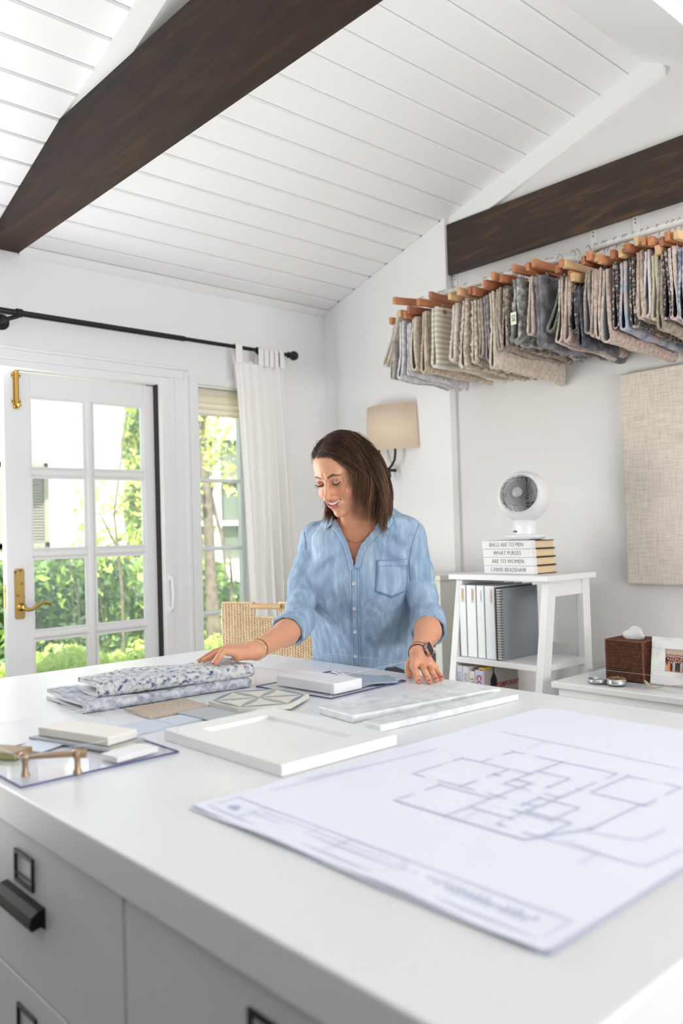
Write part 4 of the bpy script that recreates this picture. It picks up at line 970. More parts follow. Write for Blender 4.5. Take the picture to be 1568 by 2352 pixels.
p1 = [(XS+0.0, 2.665, RZR)] + [(RX+cr-cr*math.sin(a), 2.665-cr+cr*math.cos(a), RZR) for a in [PI/2*k/8 for k in range(9)]] + [(RX+cr-cr*math.cos(a), 1.905-cr*math.sin(a), RZR) for a in [PI/2*k/8 for k in range(9)]] + [(XG, 1.905-cr, RZR)]
rack(p1, [(2.59, XG), (1.838, XG)], 'white pipe rail holding the left group of rug samples')
p2 = [(XG, 1.735, RZR)] + [(RX+cr-cr*math.sin(a), 1.735-cr+cr*math.cos(a), RZR) for a in [PI/2*k/8 for k in range(9)]] + [(RX, 0.6, RZR)]
rack(p2, [(1.647, XG), (0.9, XG)], 'white pipe rail holding the right group of rug samples')
CEDAR = [mat('cedar_wood', (196, 136, 96), 0.45, col2=(174, 112, 74), tex='noise', scale=5, scale3=(1, 9, 9)), mat('reddish_cedar', (172, 112, 80), 0.45, col2=(146, 90, 62), scale=5, scale3=(1, 9, 9)), mat('maple_wood', (216, 182, 138), 0.5, col2=(196, 160, 116), scale=5, scale3=(1, 9, 9))]
def pile(nm, a, b_, c_, **k):
    a, b_, c_ = [tuple(min(240, v+8+(4 if q_ == 0 else 0)) for q_, v in enumerate(t)) for t in (a, b_, c_)]
    return rugmat(nm, a, b_, c_, k.pop('scale', 60), **k)
PM = {
 'cream_flat': pile('cream_flatweave', (190, 182, 168), (216, 208, 194), (204, 196, 182), scale=60),
 'greige': pile('greige_pile', (160, 154, 148), (196, 190, 184), (178, 172, 166)),
 'ice': pile('icy_grey_pile', (182, 184, 192), (222, 222, 224), (206, 207, 210)),
 'sand': pile('sand_pile', (190, 178, 158), (220, 210, 194), (206, 195, 177)),
 'tan': pile('tan_pile', (168, 154, 134), (206, 194, 174), (190, 176, 156)),
 'rib': mat('ribbed_cream_wool', (198, 190, 176), 0.95, col2=(226, 220, 208), tex='wave', scale=14, dist=1.0, dir='Z', range=(0.2, 0.8), bump=0.8, bscale=300, bdist=0.004),
 'loop': pile('offwhite_loop', (188, 180, 172), (224, 217, 206), (208, 200, 190), scale=90),
 'shag': pile('cream_shag', (160, 148, 132), (222, 212, 196), (204, 192, 174), scale=70),
 'taupe': pile('taupe_pile', (132, 122, 112), (178, 166, 152), (156, 146, 134)),
 'slate': pile('slate_pile', (104, 104, 108), (160, 156, 152), (130, 129, 130)),
 'fleck': pile('brown_fleck', (84, 74, 70), (176, 162, 146), (140, 126, 114), scale=70),
 'sage': pile('grey_green_shag', (92, 98, 98), (196, 196, 188), (146, 152, 148), scale=40),
 'blush': pile('blush_flat', (176, 160, 152), (210, 196, 186), (194, 180, 170)),
 'char': pile('charcoal_stria', (74, 76, 84), (132, 132, 138), (100, 102, 110), scale=26),
 'green': pile('moss_green', (70, 84, 66), (120, 130, 104), (94, 108, 84), scale=70),
 'rose': pile('rose_beige', (164, 144, 132), (206, 190, 176), (188, 170, 156), scale=80),
 'navy': pile('navy_wool', (34, 40, 54), (86, 90, 100), (54, 60, 74), scale=60),
 'stitch': pile('black_stitch', (42, 40, 42), (180, 170, 158), (112, 104, 98), scale=90, range=(0.45, 0.6)),
 'multi': mat('blue_rose_multi', (120, 136, 168), 0.95, col2=(206, 188, 186), col3=(180, 186, 200), scale=22, detail=6, bump=0.9, bscale=420, bdist=0.004),
 'lilac': pile('lilac_white', (192, 188, 192), (222, 216, 214), (208, 203, 204)),
 'floral': mat('floral_rust', (192, 120, 92), 0.95, col2=(204, 194, 172), col3=(190, 180, 158), scale=16, detail=5, range=(0.28, 0.5), bump=0.9, bscale=420, bdist=0.004),
 'olive': pile('olive_taupe', (128, 120, 102), (172, 162, 142), (150, 141, 122)),
 'pink': pile('pink_beige', (182, 162, 156), (220, 204, 196), (202, 186, 178), scale=80),
 'denim': pile('denim_blue', (96, 108, 128), (186, 192, 202), (140, 150, 168), scale=60),
}
BK = {'g': mat('grey_backing', (128, 130, 132), 0.95, bump=0.4, bscale=400), 'b': mat('black_backing', (34, 36, 42), 0.95, bump=0.4, bscale=400), 'c': mat('cream_backing', (178, 168, 154), 0.95, bump=0.4, bscale=400), 't': mat('taupe_backing', (112, 104, 96), 0.95, bump=0.4, bscale=400)}
def ZM(u, v): return (860+u*.45153, 480+v*.45153)
# mat, u_top, v_top, u_bot, v_bot, half-width(zoom px), thickness, backing, length, wood, description
S = [
 ('cream_flat', 128, 515, 45, 800, 22, .007, 'c', .33, 0, 'cream flatweave rug sample hanging askew at the far left end of the rail'),
 ('greige', 92, 600, 88, 865, 14, .006, 'g', .38, 0, 'thin greige rug sample second from the left end, grey inside'),
 ('ice', 140, 570, 128, 862, 24, .011, 'g', .42, 2, 'icy pale grey plush rug sample near the left end'),
 ('ice', 176, 580, 170, 848, 14, .008, 'g', .40, 0, 'narrow icy grey rug sample tucked behind the plush one'),
 ('sand', 198, 548, 196, 816, 26, .009, 't', .42, 1, 'sand coloured rug sample with a wide open fold'),
 ('tan', 250, 520, 246, 830, 24, .010, 't', .44, 0, 'tan rug sample folded long, left of the ribbed cream one'),
 ('rib', 305, 498, 306, 800, 30, .013, 'c', .46, 1, 'thick ribbed cream wool rug sample showing its broad face'),
 ('loop', 405, 478, 400, 768, 26, .012, 'c', .40, 2, 'off-white chunky loop rug sample'),
 ('shag', 456, 455, 452, 805, 26, .012, 't', .44, 2, 'cream shag rug sample, first of the shaggy pair'),
 ('shag', 500, 460, 505, 780, 22, .012, 't', .42, 1, 'cream shag rug sample, right one of the shaggy pair'),
 ('taupe', 536, 455, 540, 752, 20, .010, 't', .40, 1, 'taupe rug sample beside the shaggy pair'),
 ('slate', 566, 440, 574, 772, 18, .009, 'b', .30, 2, 'dark slate rug sample left of the fringed cream one'),
 ('sand', 590, 420, 605, 806, 22, .010, 't', .48, 1, 'cream sample with grey and tan motifs hanging lowest in the middle'),
 ('taupe', 628, 400, 632, 715, 22, .010, 'c', .42, 0, 'mottled taupe rug sample with a dark corner'),
 ('fleck', 664, 392, 664, 702, 20, .008, 'b', .44, 1, 'brown flecked rug sample with a dark opening'),
 ('sage', 722, 352, 716, 672, 38, .014, 'g', .46, 0, 'grey-green shaggy rug sample with a cream sewn tag'),
 ('blush', 792, 342, 785, 640, 20, .006, 'c', .44, 0, 'blush beige flat rug sample left of the charcoal one'),
 ('char', 832, 338, 838, 700, 22, .013, 'g', .50, 0, 'thick charcoal striated rug sample showing its whole face'),
 ('green', 960, 330, 893, 622, 28, .009, 'g', .40, 0, 'moss green rug sample slanting at the gap between the rails'),
 ('blush', 950, 350, 930, 682, 20, .007, 't', .42, 1, 'blush taupe rug sample right after the green one'),
 ('rose', 985, 335, 970, 668, 26, .010, 'c', .42, 2, 'rose beige rug sample with a frayed top edge'),
 ('stitch', 1012, 390, 1008, 625, 24, .007, 'b', .26, 1, 'short stitched rug sample with navy lining'),
 ('navy', 1030, 400, 1050, 698, 16, .006, 'b', .24, 2, 'narrow navy rug sample hanging lowest of the right group'),
 ('taupe', 1085, 312, 1075, 636, 26, .008, 'g', .42, 1, 'taupe rug sample with grey lining beside the navy one'),
 ('rose', 1116, 305, 1112, 642, 18, .008, 'c', .40, 0, 'slim rose beige rug sample in the right group'),
 ('blush', 1138, 300, 1138, 655, 16, .007, 't', .40, 2, 'slim blush rug sample left of the wide open fold'),
 ('rose', 1170, 305, 1180, 680, 32, .010, 'g', .46, 0, 'rose beige rug sample with the widest grey-lined fold'),
 ('stitch', 1222, 272, 1228, 612, 20, .007, 'b', .42, 1, 'black stitched rug sample left of the blue and rose one'),
 ('multi', 1262, 265, 1262, 620, 24, .010, 'b', .44, 2, 'blue and rose patterned rug sample with black lining'),
 ('stitch', 1304, 248, 1312, 598, 18, .008, 'b', .42, 1, 'dark edged stitched rug sample in the right group'),
 ('rose', 1345, 212, 1346, 556, 22, .010, 'c', .42, 2, 'plump rose beige rug sample under the twin cedar hangers'),
 ('lilac', 1388, 208, 1386, 546, 24, .008, 'g', .42, 0, 'lilac white rug sample with a clean open fold'),
 ('floral', 1425, 228, 1418, 558, 22, .008, 'c', .44, 0, 'beige rug sample with rust floral marks'),
 ('olive', 1450, 250, 1452, 620, 18, .008, 't', .46, 2, 'olive taupe rug sample hanging low in the right group'),
 ('stitch', 1472, 215, 1484, 558, 24, .009, 'b', .44, 1, 'wide black whip-stitched rug sample near the right edge'),
 ('pink', 1510, 190, 1522, 566, 26, .011, 'b', .46, 0, 'pink beige rug sample near the right edge of the picture'),
 ('denim', 1558, 195, 1568, 575, 24, .010, 'b', .46, 2, 'denim blue rug sample cut by the right edge of the picture'),
]
XN = 2.655
def sample(i, rec):
    key, ut, vt, ub, vb, hw, th, bk, L, wood, label = rec
    T = at(*ZM(ut, vt), 0, XN); Bm = at(*ZM(ub, vb), 0, XN)
    hwm = max(0.0055, hw*0.45153/620.0)          # half width of the fold in metres
    rs = np.random.RandomState(100+i)
    h = T.z-Bm.z; shag = {'shag': .006, 'sage': .006, 'char': .0035, 'loop': .003, 'sand': .0025, 'tan': .0025, 'fleck': .003}.get(key, .0016)
    # mid-line of the fabric in (w, z): down the left side, round the fold, up the right side
    path = []
    nz = 26
    def half(t):      # t 0 top .. 1 bottom : half gap
        return max(th*0.62, hwm*(0.28+0.72*t**0.8) - th/2)
    for k in range(nz):
        t = k/(nz-1)*0.93; path.append((-half(t), T.z-h*t))
    wb = half(0.93)
    for k in range(1, 9):
        a = PI*k/9; path.append((-wb*math.cos(a), T.z-h*0.93-(h*0.07)*math.sin(a)))
    for k in range(nz):
        t = (1-k/(nz-1))*0.93; path.append((half(t), T.z-h*t - (0.004 if k == nz-1 else 0)))
    n = len(path); P = np.array(path)
    tan = np.gradient(P, axis=0); tan /= np.linalg.norm(tan, axis=1)[:, None]; nor = np.stack([-tan[:, 1], tan[:, 0]], 1)
    # outward is away from the centre of the U
    outer = P - nor*th/2; inner = P + nor*th/2
    if abs(outer[nz-4, 0]) < abs(inner[nz-4, 0]): outer, inner = inner, outer
    NX = 34; vs = []
    yaw = rs.uniform(-0.045, 0.045); yaw = {0: -0.32, 18: 0.30, 17: -0.12}.get(i, yaw)
    ph = rs.uniform(0, 6, 4)
    lean = (Bm.y-T.y)
    for ix in range(NX+1):
        u = ix/NX; x = XN + L*u
        sag = -0.012*u*u*rs.uniform(0.9, 1.1)*(1 if i % 3 else 2)
        for side, arr in ((0, outer), (1, inner)):
            for k in range(n):
                wv_, z = arr[k]; t = (T.z-z)/h
                yy = T.y + lean*t + wv_ + math.tan(yaw)*(L*u) + 0.006*math.sin(u*6+ph[0]+t*3)*t
                j = rs.uniform(-1, 1, 3)*(shag if side == 0 else 0.0006)
                zz_ = z + sag*t + 0.003*math.sin(u*11+ph[1])*(t > .8)
                vs.append((x+0.004*math.sin(t*5+ph[2])*(1 if ix in (0, NX) else .3)+j[0]*.6, yy+j[1], zz_+j[2]))
    row = 2*n; fs = []; mi = []
    for ix in range(NX):
        for k in range(n-1):
            a = ix*row+k; fs.append((a, a+row, a+row+1, a+1)); mi.append(0)
            b2 = ix*row+n+k; fs.append((b2, b2+1, b2+row+1, b2+row)); mi.append(1)
    for k in range(n-1):
        fs.append((k, k+1, n+k+1, n+k)); mi.append(0); a = NX*row; fs.append((a+k, a+n+k, a+n+k+1, a+k+1)); mi.append(0)
    for ix in range(NX):
        a = ix*row; fs.append((a, a+n, a+row+n, a+row)); mi.append(0); a = ix*row+n-1; fs.append((a, a+row, a+row+n, a+n)); mi.append(0)
    mb = MB(); mb.v = [tuple(v) for v in vs]; mb.f = fs; mb.m = mi; mb.sm = [True]*len(fs)
    o = mb.build('rug_sample', [PM[key], BK[bk]]); tag(o, label, 'rug sample', 'rug samples on the hanging rails')
    # wooden clip hanger carrying it
    wn = ('cedar', 'reddish cedar', 'pale maple')[wood]
    hy = T.y; hz = T.z+0.034; tilt = rs.uniform(-0.05, 0.05); yw = yaw
    hg = thing('clip_hanger', (RX, hy+math.tan(yw)*(RX-XN), hz), ' '.join(('%s clip hanger of the %s' % (wn, label.replace(' hanging', '').split(' with ')[0].split(', ')[0])).split()[:16]), 'hanger', 'wooden clip hangers on the rails')
    Lh = L*0.95; x0 = XN-0.026+rs.uniform(-.012, .012)
    bar = MB(); hh = 0.0155; hw_ = 0.0085
    for (xa, za) in ((x0, -0.004+0.012*abs(tilt)*10), (x0+Lh*0.12, 0.0), (x0+Lh*0.5, 0.006), (x0+Lh*0.88, 0.0), (x0+Lh, -0.004)): 
        for (dy, dz) in ((-hw_, -hh), (hw_, -hh), (hw_, hh), (-hw_, hh)):
            bar.v.append((xa, hy+math.tan(yw)*(xa-XN)+dy, hz+dz+za+tilt*(xa-RX)))
    for s_ in range(4):
        for e in range(4): bar.f.append((s_*4+e, s_*4+(e+1) % 4, s_*4+4+(e+1) % 4, s_*4+4+e))
    bar.f += [(3, 2, 1, 0), (16, 17, 18, 19)]; bar.m = [0]*len(bar.f); bar.sm = [False]*len(bar.f)
    bar.build('wooden_bar', CEDAR[wood], hg, 0.0025, seg=2)
    hk = MB(); hxm = RX; hym = hy+math.tan(yw)*(RX-XN); rr_ = 0.0165
    pts = [(hxm, hym, hz+0.012), (hxm, hym, RZR-0.03)]
    base_z = RZR
    pts = [Vector((hxm, hym, hz+0.015)), Vector((hxm, hym+0.001, max(hz+0.02, base_z-0.032))), Vector((hxm+0.004, hym, base_z-0.020))]
    for k in range(9):
        a = -PI*0.35 + PI*1.25*k/8; pts.append(Vector((hxm+rr_*math.cos(a), hym, base_z+rr_*math.sin(a))))
    hk.tube(pts, 0.0016, 6); hk.build('hook', CHROME, hg)
    for xc_ in (XN+0.045, XN+L-0.06):
        yc = hy+math.tan(yw)*(xc_-XN); ck = MB(); zt4 = T.z-0.022
        ck.tube([(xc_, yc, hz-hh), (xc_, yc-0.006, T.z+0.006), (xc_, yc-hwm*0.5-0.004, zt4)], 0.0012, 5); ck.tube([(xc_, yc, hz-hh), (xc_, yc+0.006, T.z+0.006), (xc_, yc+hwm*0.5+0.004, zt4)], 0.0012, 5)
        ck.box(xc_-0.010, xc_+0.010, yc-hwm*0.5-0.006, yc-hwm*0.5-0.0035, zt4-0.004, zt4+0.012); ck.box(xc_-0.010, xc_+0.010, yc+hwm*0.5+0.0035, yc+hwm*0.5+0.006, zt4-0.004, zt4+0.012)
        ck.build('clip', CHROME, hg)
    return T, Bm, hwm
for i, rec in enumerate(S):
    T, Bm, hwm = sample(i, rec)
    if i == 15:
        tgm = MB(); c = at(*ZM(706, 557), 0, XN-0.012); tgm.box(c.x-0.001, c.x+0.001, c.y-0.0125, c.y+0.0125, c.z-0.024, c.z+0.024)
        tgo = tag(tgm.build('sewn_tag', mat('cream_tag', (226, 226, 200), 0.7)), 'cream fabric tag with letters on the grey-green shaggy sample', 'tag')
        text_mesh('tag_letters', 'DE', 0.021, mat('tag_ink', (70, 70, 66), 0.7), frame_M((c.x-0.0014, c.y, c.z), (0, 0, -1), (0, -1, 0)), tgo)
# empty chrome hooks at the end of the left rail
for k, y in enumerate((1.862, 1.838)):
    hk = MB(); rr_ = 0.0165; x = RX+0.012+k*0.03
    pts = [Vector((x+math.cos(a)*rr_, y, RZR+math.sin(a)*rr_)) for a in [-PI*0.35+PI*1.25*j/8 for j in range(9)]][::-1] + [Vector((x+0.004, y, RZR-0.022)), Vector((x, y-0.004, RZR-0.055))]
    hk.tube(pts, 0.0016, 6); tag(hk.build('hook', CHROME), 'bare chrome hook dangling where the left rail bends, %s of two' % ('nearer' if k == 0 else 'farther'), 'hook')
# ================================================================== signed-distance modelling helpers
def A3(p): return np.array([p[0], p[1], p[2]], dtype=np.float64)
def d_ell(P, c, r):
    q = (P-A3(c))/A3(r); k0 = np.linalg.norm(q, axis=1); k1 = np.linalg.norm(q/A3(r), axis=1); return k0*(k0-1)/np.maximum(k1, 1e-6)
def d_sph(P, c, r): return np.linalg.norm(P-A3(c), axis=1)-r
def d_cap(P, a, b, ra, rb=None):
    rb = ra if rb is None else rb; a = A3(a); b = A3(b); ab = b-a
    h = np.clip(((P-a)@ab)/max(1e-9, ab@ab), 0, 1); return np.linalg.norm(P-a-h[:, None]*ab, axis=1)-(ra+(rb-ra)*h)
def d_chain(P, pts, rs, k=0.004):
    d = None
    for i in range(len(pts)-1):
        e = d_cap(P, pts[i], pts[i+1], rs[i], rs[i+1]); d = e if d is None else smin(d, e, k)
    return d
def smin(a, b, k):
    h = np.clip(0.5+0.5*(b-a)/k, 0, 1); return b*(1-h)+a*h-k*h*(1-h)
def smax(a, b, k): return -smin(-a, -b, k)
def surface(fn, lo, hi, h, newton=2):
    """naive surface nets over a sparse band; returns verts, quads"""
    lo = A3(lo); hi = A3(hi); K = 4; n = (np.ceil((hi-lo)/(h*K)).astype(int)+1)*K+1
    ax = [lo[i]+h*np.arange(n[i]) for i in range(3)]
    cs = [a[::K] for a in ax]; G = np.stack(np.meshgrid(*cs, indexing='ij'), -1).reshape(-1, 3)
    dc = fn(G).reshape([len(c) for c in cs])
    band = np.abs(dc) < h*K*1.9
    m = np.zeros([len(c)-1 for c in cs], bool)
    for i in (0, 1):
        for j in (0, 1):
            for k in (0, 1): m |= band[i:i+m.shape[0], j:j+m.shape[1], k:k+m.shape[2]]
    Fd = np.repeat(np.repeat(np.repeat(dc, K, 0), K, 1), K, 2)[:n[0], :n[1], :n[2]].astype(np.float64)
    fm = np.zeros(Fd.shape, bool); mm = np.repeat(np.repeat(np.repeat(m, K, 0), K, 1), K, 2)
    fm[:mm.shape[0], :mm.shape[1], :mm.shape[2]] |= mm
    for axx in range(3):
        sh = [slice(None)]*3; sh2 = [slice(None)]*3; sh[axx] = slice(1, None); sh2[axx] = slice(None, -1); t = fm.copy(); t[tuple(sh)] |= fm[tuple(sh2)]; fm = t
    I = np.argwhere(fm); P = lo+h*I
    out = np.empty(len(P)); st = 400000
    for s in range(0, len(P), st): out[s:s+st] = fn(P[s:s+st])
    Fd[fm] = out; S = Fd < 0
    c0 = S[:-1, :-1, :-1]; allc = np.zeros(c0.shape, int)
    for i in (0, 1):
        for j in (0, 1):
            for k in (0, 1): allc += S[i:i+c0.shape[0], j:j+c0.shape[1], k:k+c0.shape[2]]
    act = (allc > 0) & (allc < 8); idx = -np.ones(act.shape, int); cells = np.argwhere(act); idx[act] = np.arange(len(cells))
    acc = np.zeros((len(cells), 3)); cnt = np.zeros(len(cells))
    corners = [(i, j, k) for i in (0, 1) for j in (0, 1) for k in (0, 1)]
    for a in corners:
        for axx in range(3):
            if a[axx]: continue
            b = list(a); b[axx] = 1
            fa = Fd[cells[:, 0]+a[0], cells[:, 1]+a[1], cells[:, 2]+a[2]]; fb = Fd[cells[:, 0]+b[0], cells[:, 1]+b[1], cells[:, 2]+b[2]]
            cr_ = (fa < 0) != (fb < 0); t = np.where(cr_, fa/np.where(cr_, fa-fb, 1), 0)
            p = np.tile(np.array(a, float), (len(cells), 1)); p[:, axx] = t; acc[cr_] += p[cr_]; cnt[cr_] += 1
    V = lo+h*(cells+acc/cnt[:, None])
    Q = []
    for axx in range(3):
        u, v = [(1, 2), (2, 0), (0, 1)][axx]
        s0 = [slice(1, -1)]*3; s0[axx] = slice(0, -1); s1 = list(s0); s1[axx] = slice(1, None)
        e0 = S[tuple(s0)]; e1 = S[tuple(s1)]; E = np.argwhere(e0 != e1); off = np.ones(3, int); off[axx] = 0; E = E+off
        flip = S[E[:, 0], E[:, 1], E[:, 2]]
        du = np.zeros(3, int); du[u] = 1; dv = np.zeros(3, int); dv[v] = 1
        g = lambda M_: idx[M_[:, 0], M_[:, 1], M_[:, 2]]
        q = np.stack([g(E-du-dv), g(E-dv), g(E), g(E-du)], 1); q[~flip] = q[~flip][:, ::-1]; Q.append(q)
    Q = np.concatenate(Q); Q = Q[(Q >= 0).all(1)]
    e = h*0.3
    for _ in range(newton):
        f0 = fn(V); Gd = np.stack([fn(V+np.eye(3)[i]*e)-f0 for i in range(3)], 1)/e
        V = V-Gd*(np.clip(f0, -h, h)/np.maximum((Gd*Gd).sum(1), 0.2))[:, None]
    return V, Q
def np_mesh(name, V, Q, m, parent=None, smooth=True, col=None):
    me = bpy.data.meshes.new(name); me.vertices.add(len(V)); me.vertices.foreach_set('co', V.astype(np.float32).ravel())
    k = Q.shape[1]; me.loops.add(len(Q)*k); me.loops.foreach_set('vertex_index', Q.ravel()); me.polygons.add(len(Q))
    me.polygons.foreach_set('loop_start', np.arange(len(Q))*k); me.polygons.foreach_set('loop_total', np.full(len(Q), k))
    me.polygons.foreach_set('use_smooth', np.full(len(Q), smooth)); me.update(calc_edges=True); me.validate()
    for x in (m if isinstance(m, list) else [m]): me.materials.append(x)
    if col is not None:
        ca_ = me.color_attributes.new('col', 'FLOAT_COLOR', 'POINT'); ca_.data.foreach_set('color', col.astype(np.float32).ravel())
    o = bpy.data.objects.new(name, me); C.objects.link(o)
    if parent is not None: o.parent = parent; o.matrix_basis = world_of(parent).inverted()
    return o

# ================================================================== the woman
hipc = at(828, 1545, 0, 1.85)
wm = thing('person', (1.85, hipc.y, 0), 'smiling woman with brown shoulder-length hair in a light denim shirt, leaning on the worktop, one hand on a rug sample', 'person')
wm['label'] = 'smiling brown-haired woman in a light denim shirt reaching for a rug sample at the table'
# head frame: her right, forward, up
yw_, pt_, rl_ = R(36), R(22), R(5)
def camv(a, b, c): return (_r*a + _u*b + VIEW*c).normalized()
Fv = camv(-math.sin(yw_)*math.cos(pt_), -math.sin(pt_), math.cos(yw_)*math.cos(pt_))
Uv = camv(-math.sin(yw_)*math.sin(pt_), math.cos(pt_), math.cos(yw_)*math.sin(pt_))
Xv = Fv.cross(Uv).normalized()
qr = Matrix.Rotation(rl_, 3, VIEW); Fv, Uv, Xv = qr @ Fv, qr @ Uv, qr @ Xv
EYE = atd(750, 1111, 2.40)
HO = EYE - Fv*0.078
HM = np.array([list(Xv), list(Fv), list(Uv)])       # rows: local axes in world
def to_local(P): return (P-A3(HO))@HM.T
def to_world(p): return Vector(HO)+Xv*p[0]+Fv*p[1]+Uv*p[2]
LIPU = ([(0, .0872, -.0560), (.014, .0838, -.0548), (.0305, .0690, -.0500)], [.0030, .0029, .0015])
LIPL = ([(0, .0850, -.0722), (.014, .0812, -.0688), (.0295, .0682, -.0522)], [.0042, .0038, .0016])
def sd_head(W):
    P = to_local(W); ab = P.copy(); ab[:, 0] = np.abs(ab[:, 0])
    d = d_ell(P, (0, -.022, .034), (.072, .086, .077))
    d = smin(d, d_ell(P, (0, .016, .034), (.060, .060, .052)), .020)
    d = smin(d, d_ell(P, (0, .016, -.030), (.055, .057, .066)), .022)
    d = smin(d, d_ell(P, (0, .026, -.074), (.041, .046, .032)), .020)
    d = smin(d, d_ell(P, (0, .062, -.0985), (.017, .016, .015)), .018)
    d = smin(d, d_ell(ab, (.035, .049, -.037), (.022, .0225, .021)), .020)
    d = smin(d, d_cap(ab, (.008, .0705, .020), (.034, .062, .019), .0095), .014)
    d = smax(d, -d_ell(ab, (.032, .092, .001), (.017, .017, .012)), .012)
    d = smin(d, d_ell(ab, (.0315, .0625, -.001), (.0150, .0145, .0115)), .005)
    # nose
    n = d_cap(P, (0, .074, .006), (0, .0955, -.034), .0062, .0078)
    n = smin(n, d_sph(P, (0, .0985, -.0365), .0092), .006)
    n = smin(n, d_ell(ab, (.0105, .0885, -.0405), (.0068, .0085, .0062)), .005)
    d = smin(d, n, .010)
    d = smax(d, -d_ell(ab, (.0062, .094, -.0475), (.0032, .0045, .0035)), .003)
    # smile: mound round the mouth, lips, opening
    d = smin(d, d_ell(P, (0, .066, -.064), (.027, .020, .020)), .014)
    d = smax(d, -d_cap(ab, (.018, .086, -.040), (.036, .071, -.063), .0022), .008)
    up = d_chain(ab, LIPU[0], LIPU[1], .003)
    lw = d_chain(ab, LIPL[0], LIPL[1], .003)
    d = smin(d, up, .004); d = smin(d, lw, .004)
    ms = ab.copy(); ms[:, 1] = (ms[:, 1]-.088)*.40+.088
    mo = d_chain(ms, [(0, .088, -.0632), (.013, .0865, -.0608), (.0270, .0825, -.0528)], [.0054, .0046, .0012], .003)
    d = smax(d, -mo, .0016)
    # ears
    d = smin(d, smax(d_ell(ab, (.074, -.008, -.010), (.008, .017, .028)), -d_ell(ab, (.081, -.006, -.008), (.006, .010, .018)), .004), .005)
    return d
NB = atd(836, 1222, 2.575); CH = atd(826, 1330, 2.60)
nk0 = to_world((0, -.028, -.055)); 
def sd_neck(W):
    d = d_cap(W, nk0, NB, .050, .054)
    d = smin(d, d_cap(W, NB, atd(845, 1215, 2.63), .056), .03)
    d = smin(d, d_cap(W, to_world((0, .035, -.088)), atd(815, 1240, 2.53), .020, .022), .035)
    # clavicles and upper chest
    ctr = atd(826, 1290, 2.585)
    q = rows_sd(W, 0.013)
    d = smin(d, q, .02)
    for (a, b) in (((806, 1243, 2.497), (735, 1222, 2.60)), ((832, 1246, 2.495), (925, 1215, 2.52))): d = smin(d, d_cap(W, atd(*a), atd(*b), .006), .012)
    return d
# torso rows: pixel row, centre column, world x, half width, half depth, turn
ROWS = [(1700, 828, 1.855, .170, .125, 0), (1600, 828, 1.855, .172, .130, 0), (1540, 828, 1.852, .170, .130, 4), (1480, 831, 1.835, .163, .126, 10), (1400, 828, 1.805, .164, .126, 18),
        (1330, 825, 1.780, .166, .126, 22), (1270, 828, 1.762, .163, .104, 25), (1228, 831, 1.750, .155, .086, 25), (1196, 834, 1.745, .130, .064, 25), (1172, 836, 1.745, .07, .04, 25)]
_rw = []
for (py, px, X, a, b, ph) in ROWS:
    c = at(px, py, 0, X); _rw.append((c.z, c.x, c.y, a, b, R(ph)))
_rw = np.array(sorted(_rw))
def rows_sd(P, inset=0.0):
    z = P[:, 2]; it = lambda k: np.interp(z, _rw[:, 0], _rw[:, k])
    cx_, cy_, a, b, ph = it(1), it(2), it(3)-inset, it(4)-inset, it(5)
    dx = P[:, 0]-cx_; dy = P[:, 1]-cy_
    fw = -dx*np.cos(ph)-dy*np.sin(ph); lf = dx*np.sin(ph)-dy*np.cos(ph)
    # bust
    k = np.sqrt((np.abs(lf)/a)**2.3+(np.abs(fw)/b)**2.3)
    d = (k-1)*np.minimum(a, b)*0.92
    zt = _rw[-1, 0]-inset; zb_l = 0.80
    d = np.maximum(d, z-zt); d = np.maximum(d, zb_l-z)
    for s in (-1, 1):
        c = np.array([0.0, 0.0])
        zc_ = 1.135; i0 = lambda k: np.interp(zc_, _rw[:, 0], _rw[:, k]); pcx, pcy, ppx = i0(1), i0(2), i0(5)
        fx_, fy_ = -math.cos(ppx), -math.sin(ppx); lx_, ly_ = math.sin(ppx), -math.cos(ppx)
        cc = (pcx+fx_*.060+lx_*.072*s, pcy+fy_*.060+ly_*.072*s, zc_)
        d = smin(d, d_ell(P, cc, (.066-inset, .066-inset, .075-inset)), .06)
    return d
SHR, ELR, WRR = atd(728, 1240, 2.635), atd(688, 1424, 2.50), atd(588, 1493, 2.245)
SHL, ELL_, WRL = atd(934, 1230, 2.545), atd(982, 1418, 2.47), atd(962, 1497, 2.255)
CUR, CUL = atd(664, 1446, 2.455), atd(985, 1446, 2.420)      # where the rolled cuffs end
def ridge(a, p=1.6): return (1-np.abs(np.sin(a)))**p
def wrink(P, s=1.0):
    x, y, z = P[:, 0], P[:, 1], P[:, 2]; lf = x*0.74-y*0.673
    w1 = np.sin(lf*34+2.2*np.sin(z*9)+z*16)*np.sin(z*7+lf*6)
    w2 = ridge(lf*30-z*17+1.4*np.sin(z*13+lf*7))*np.sin(lf*11+z*9+1)
    w3 = ridge(z*26+lf*24+1.5*np.sin(lf*19))*np.sin(z*15-lf*13)
    w4 = np.sin(lf*150+3*np.sin(z*60))*np.sin(z*130+3*np.sin(lf*50))
    return s*(0.0030*w1+0.0034*w2+0.0028*w3+0.0004*w4)
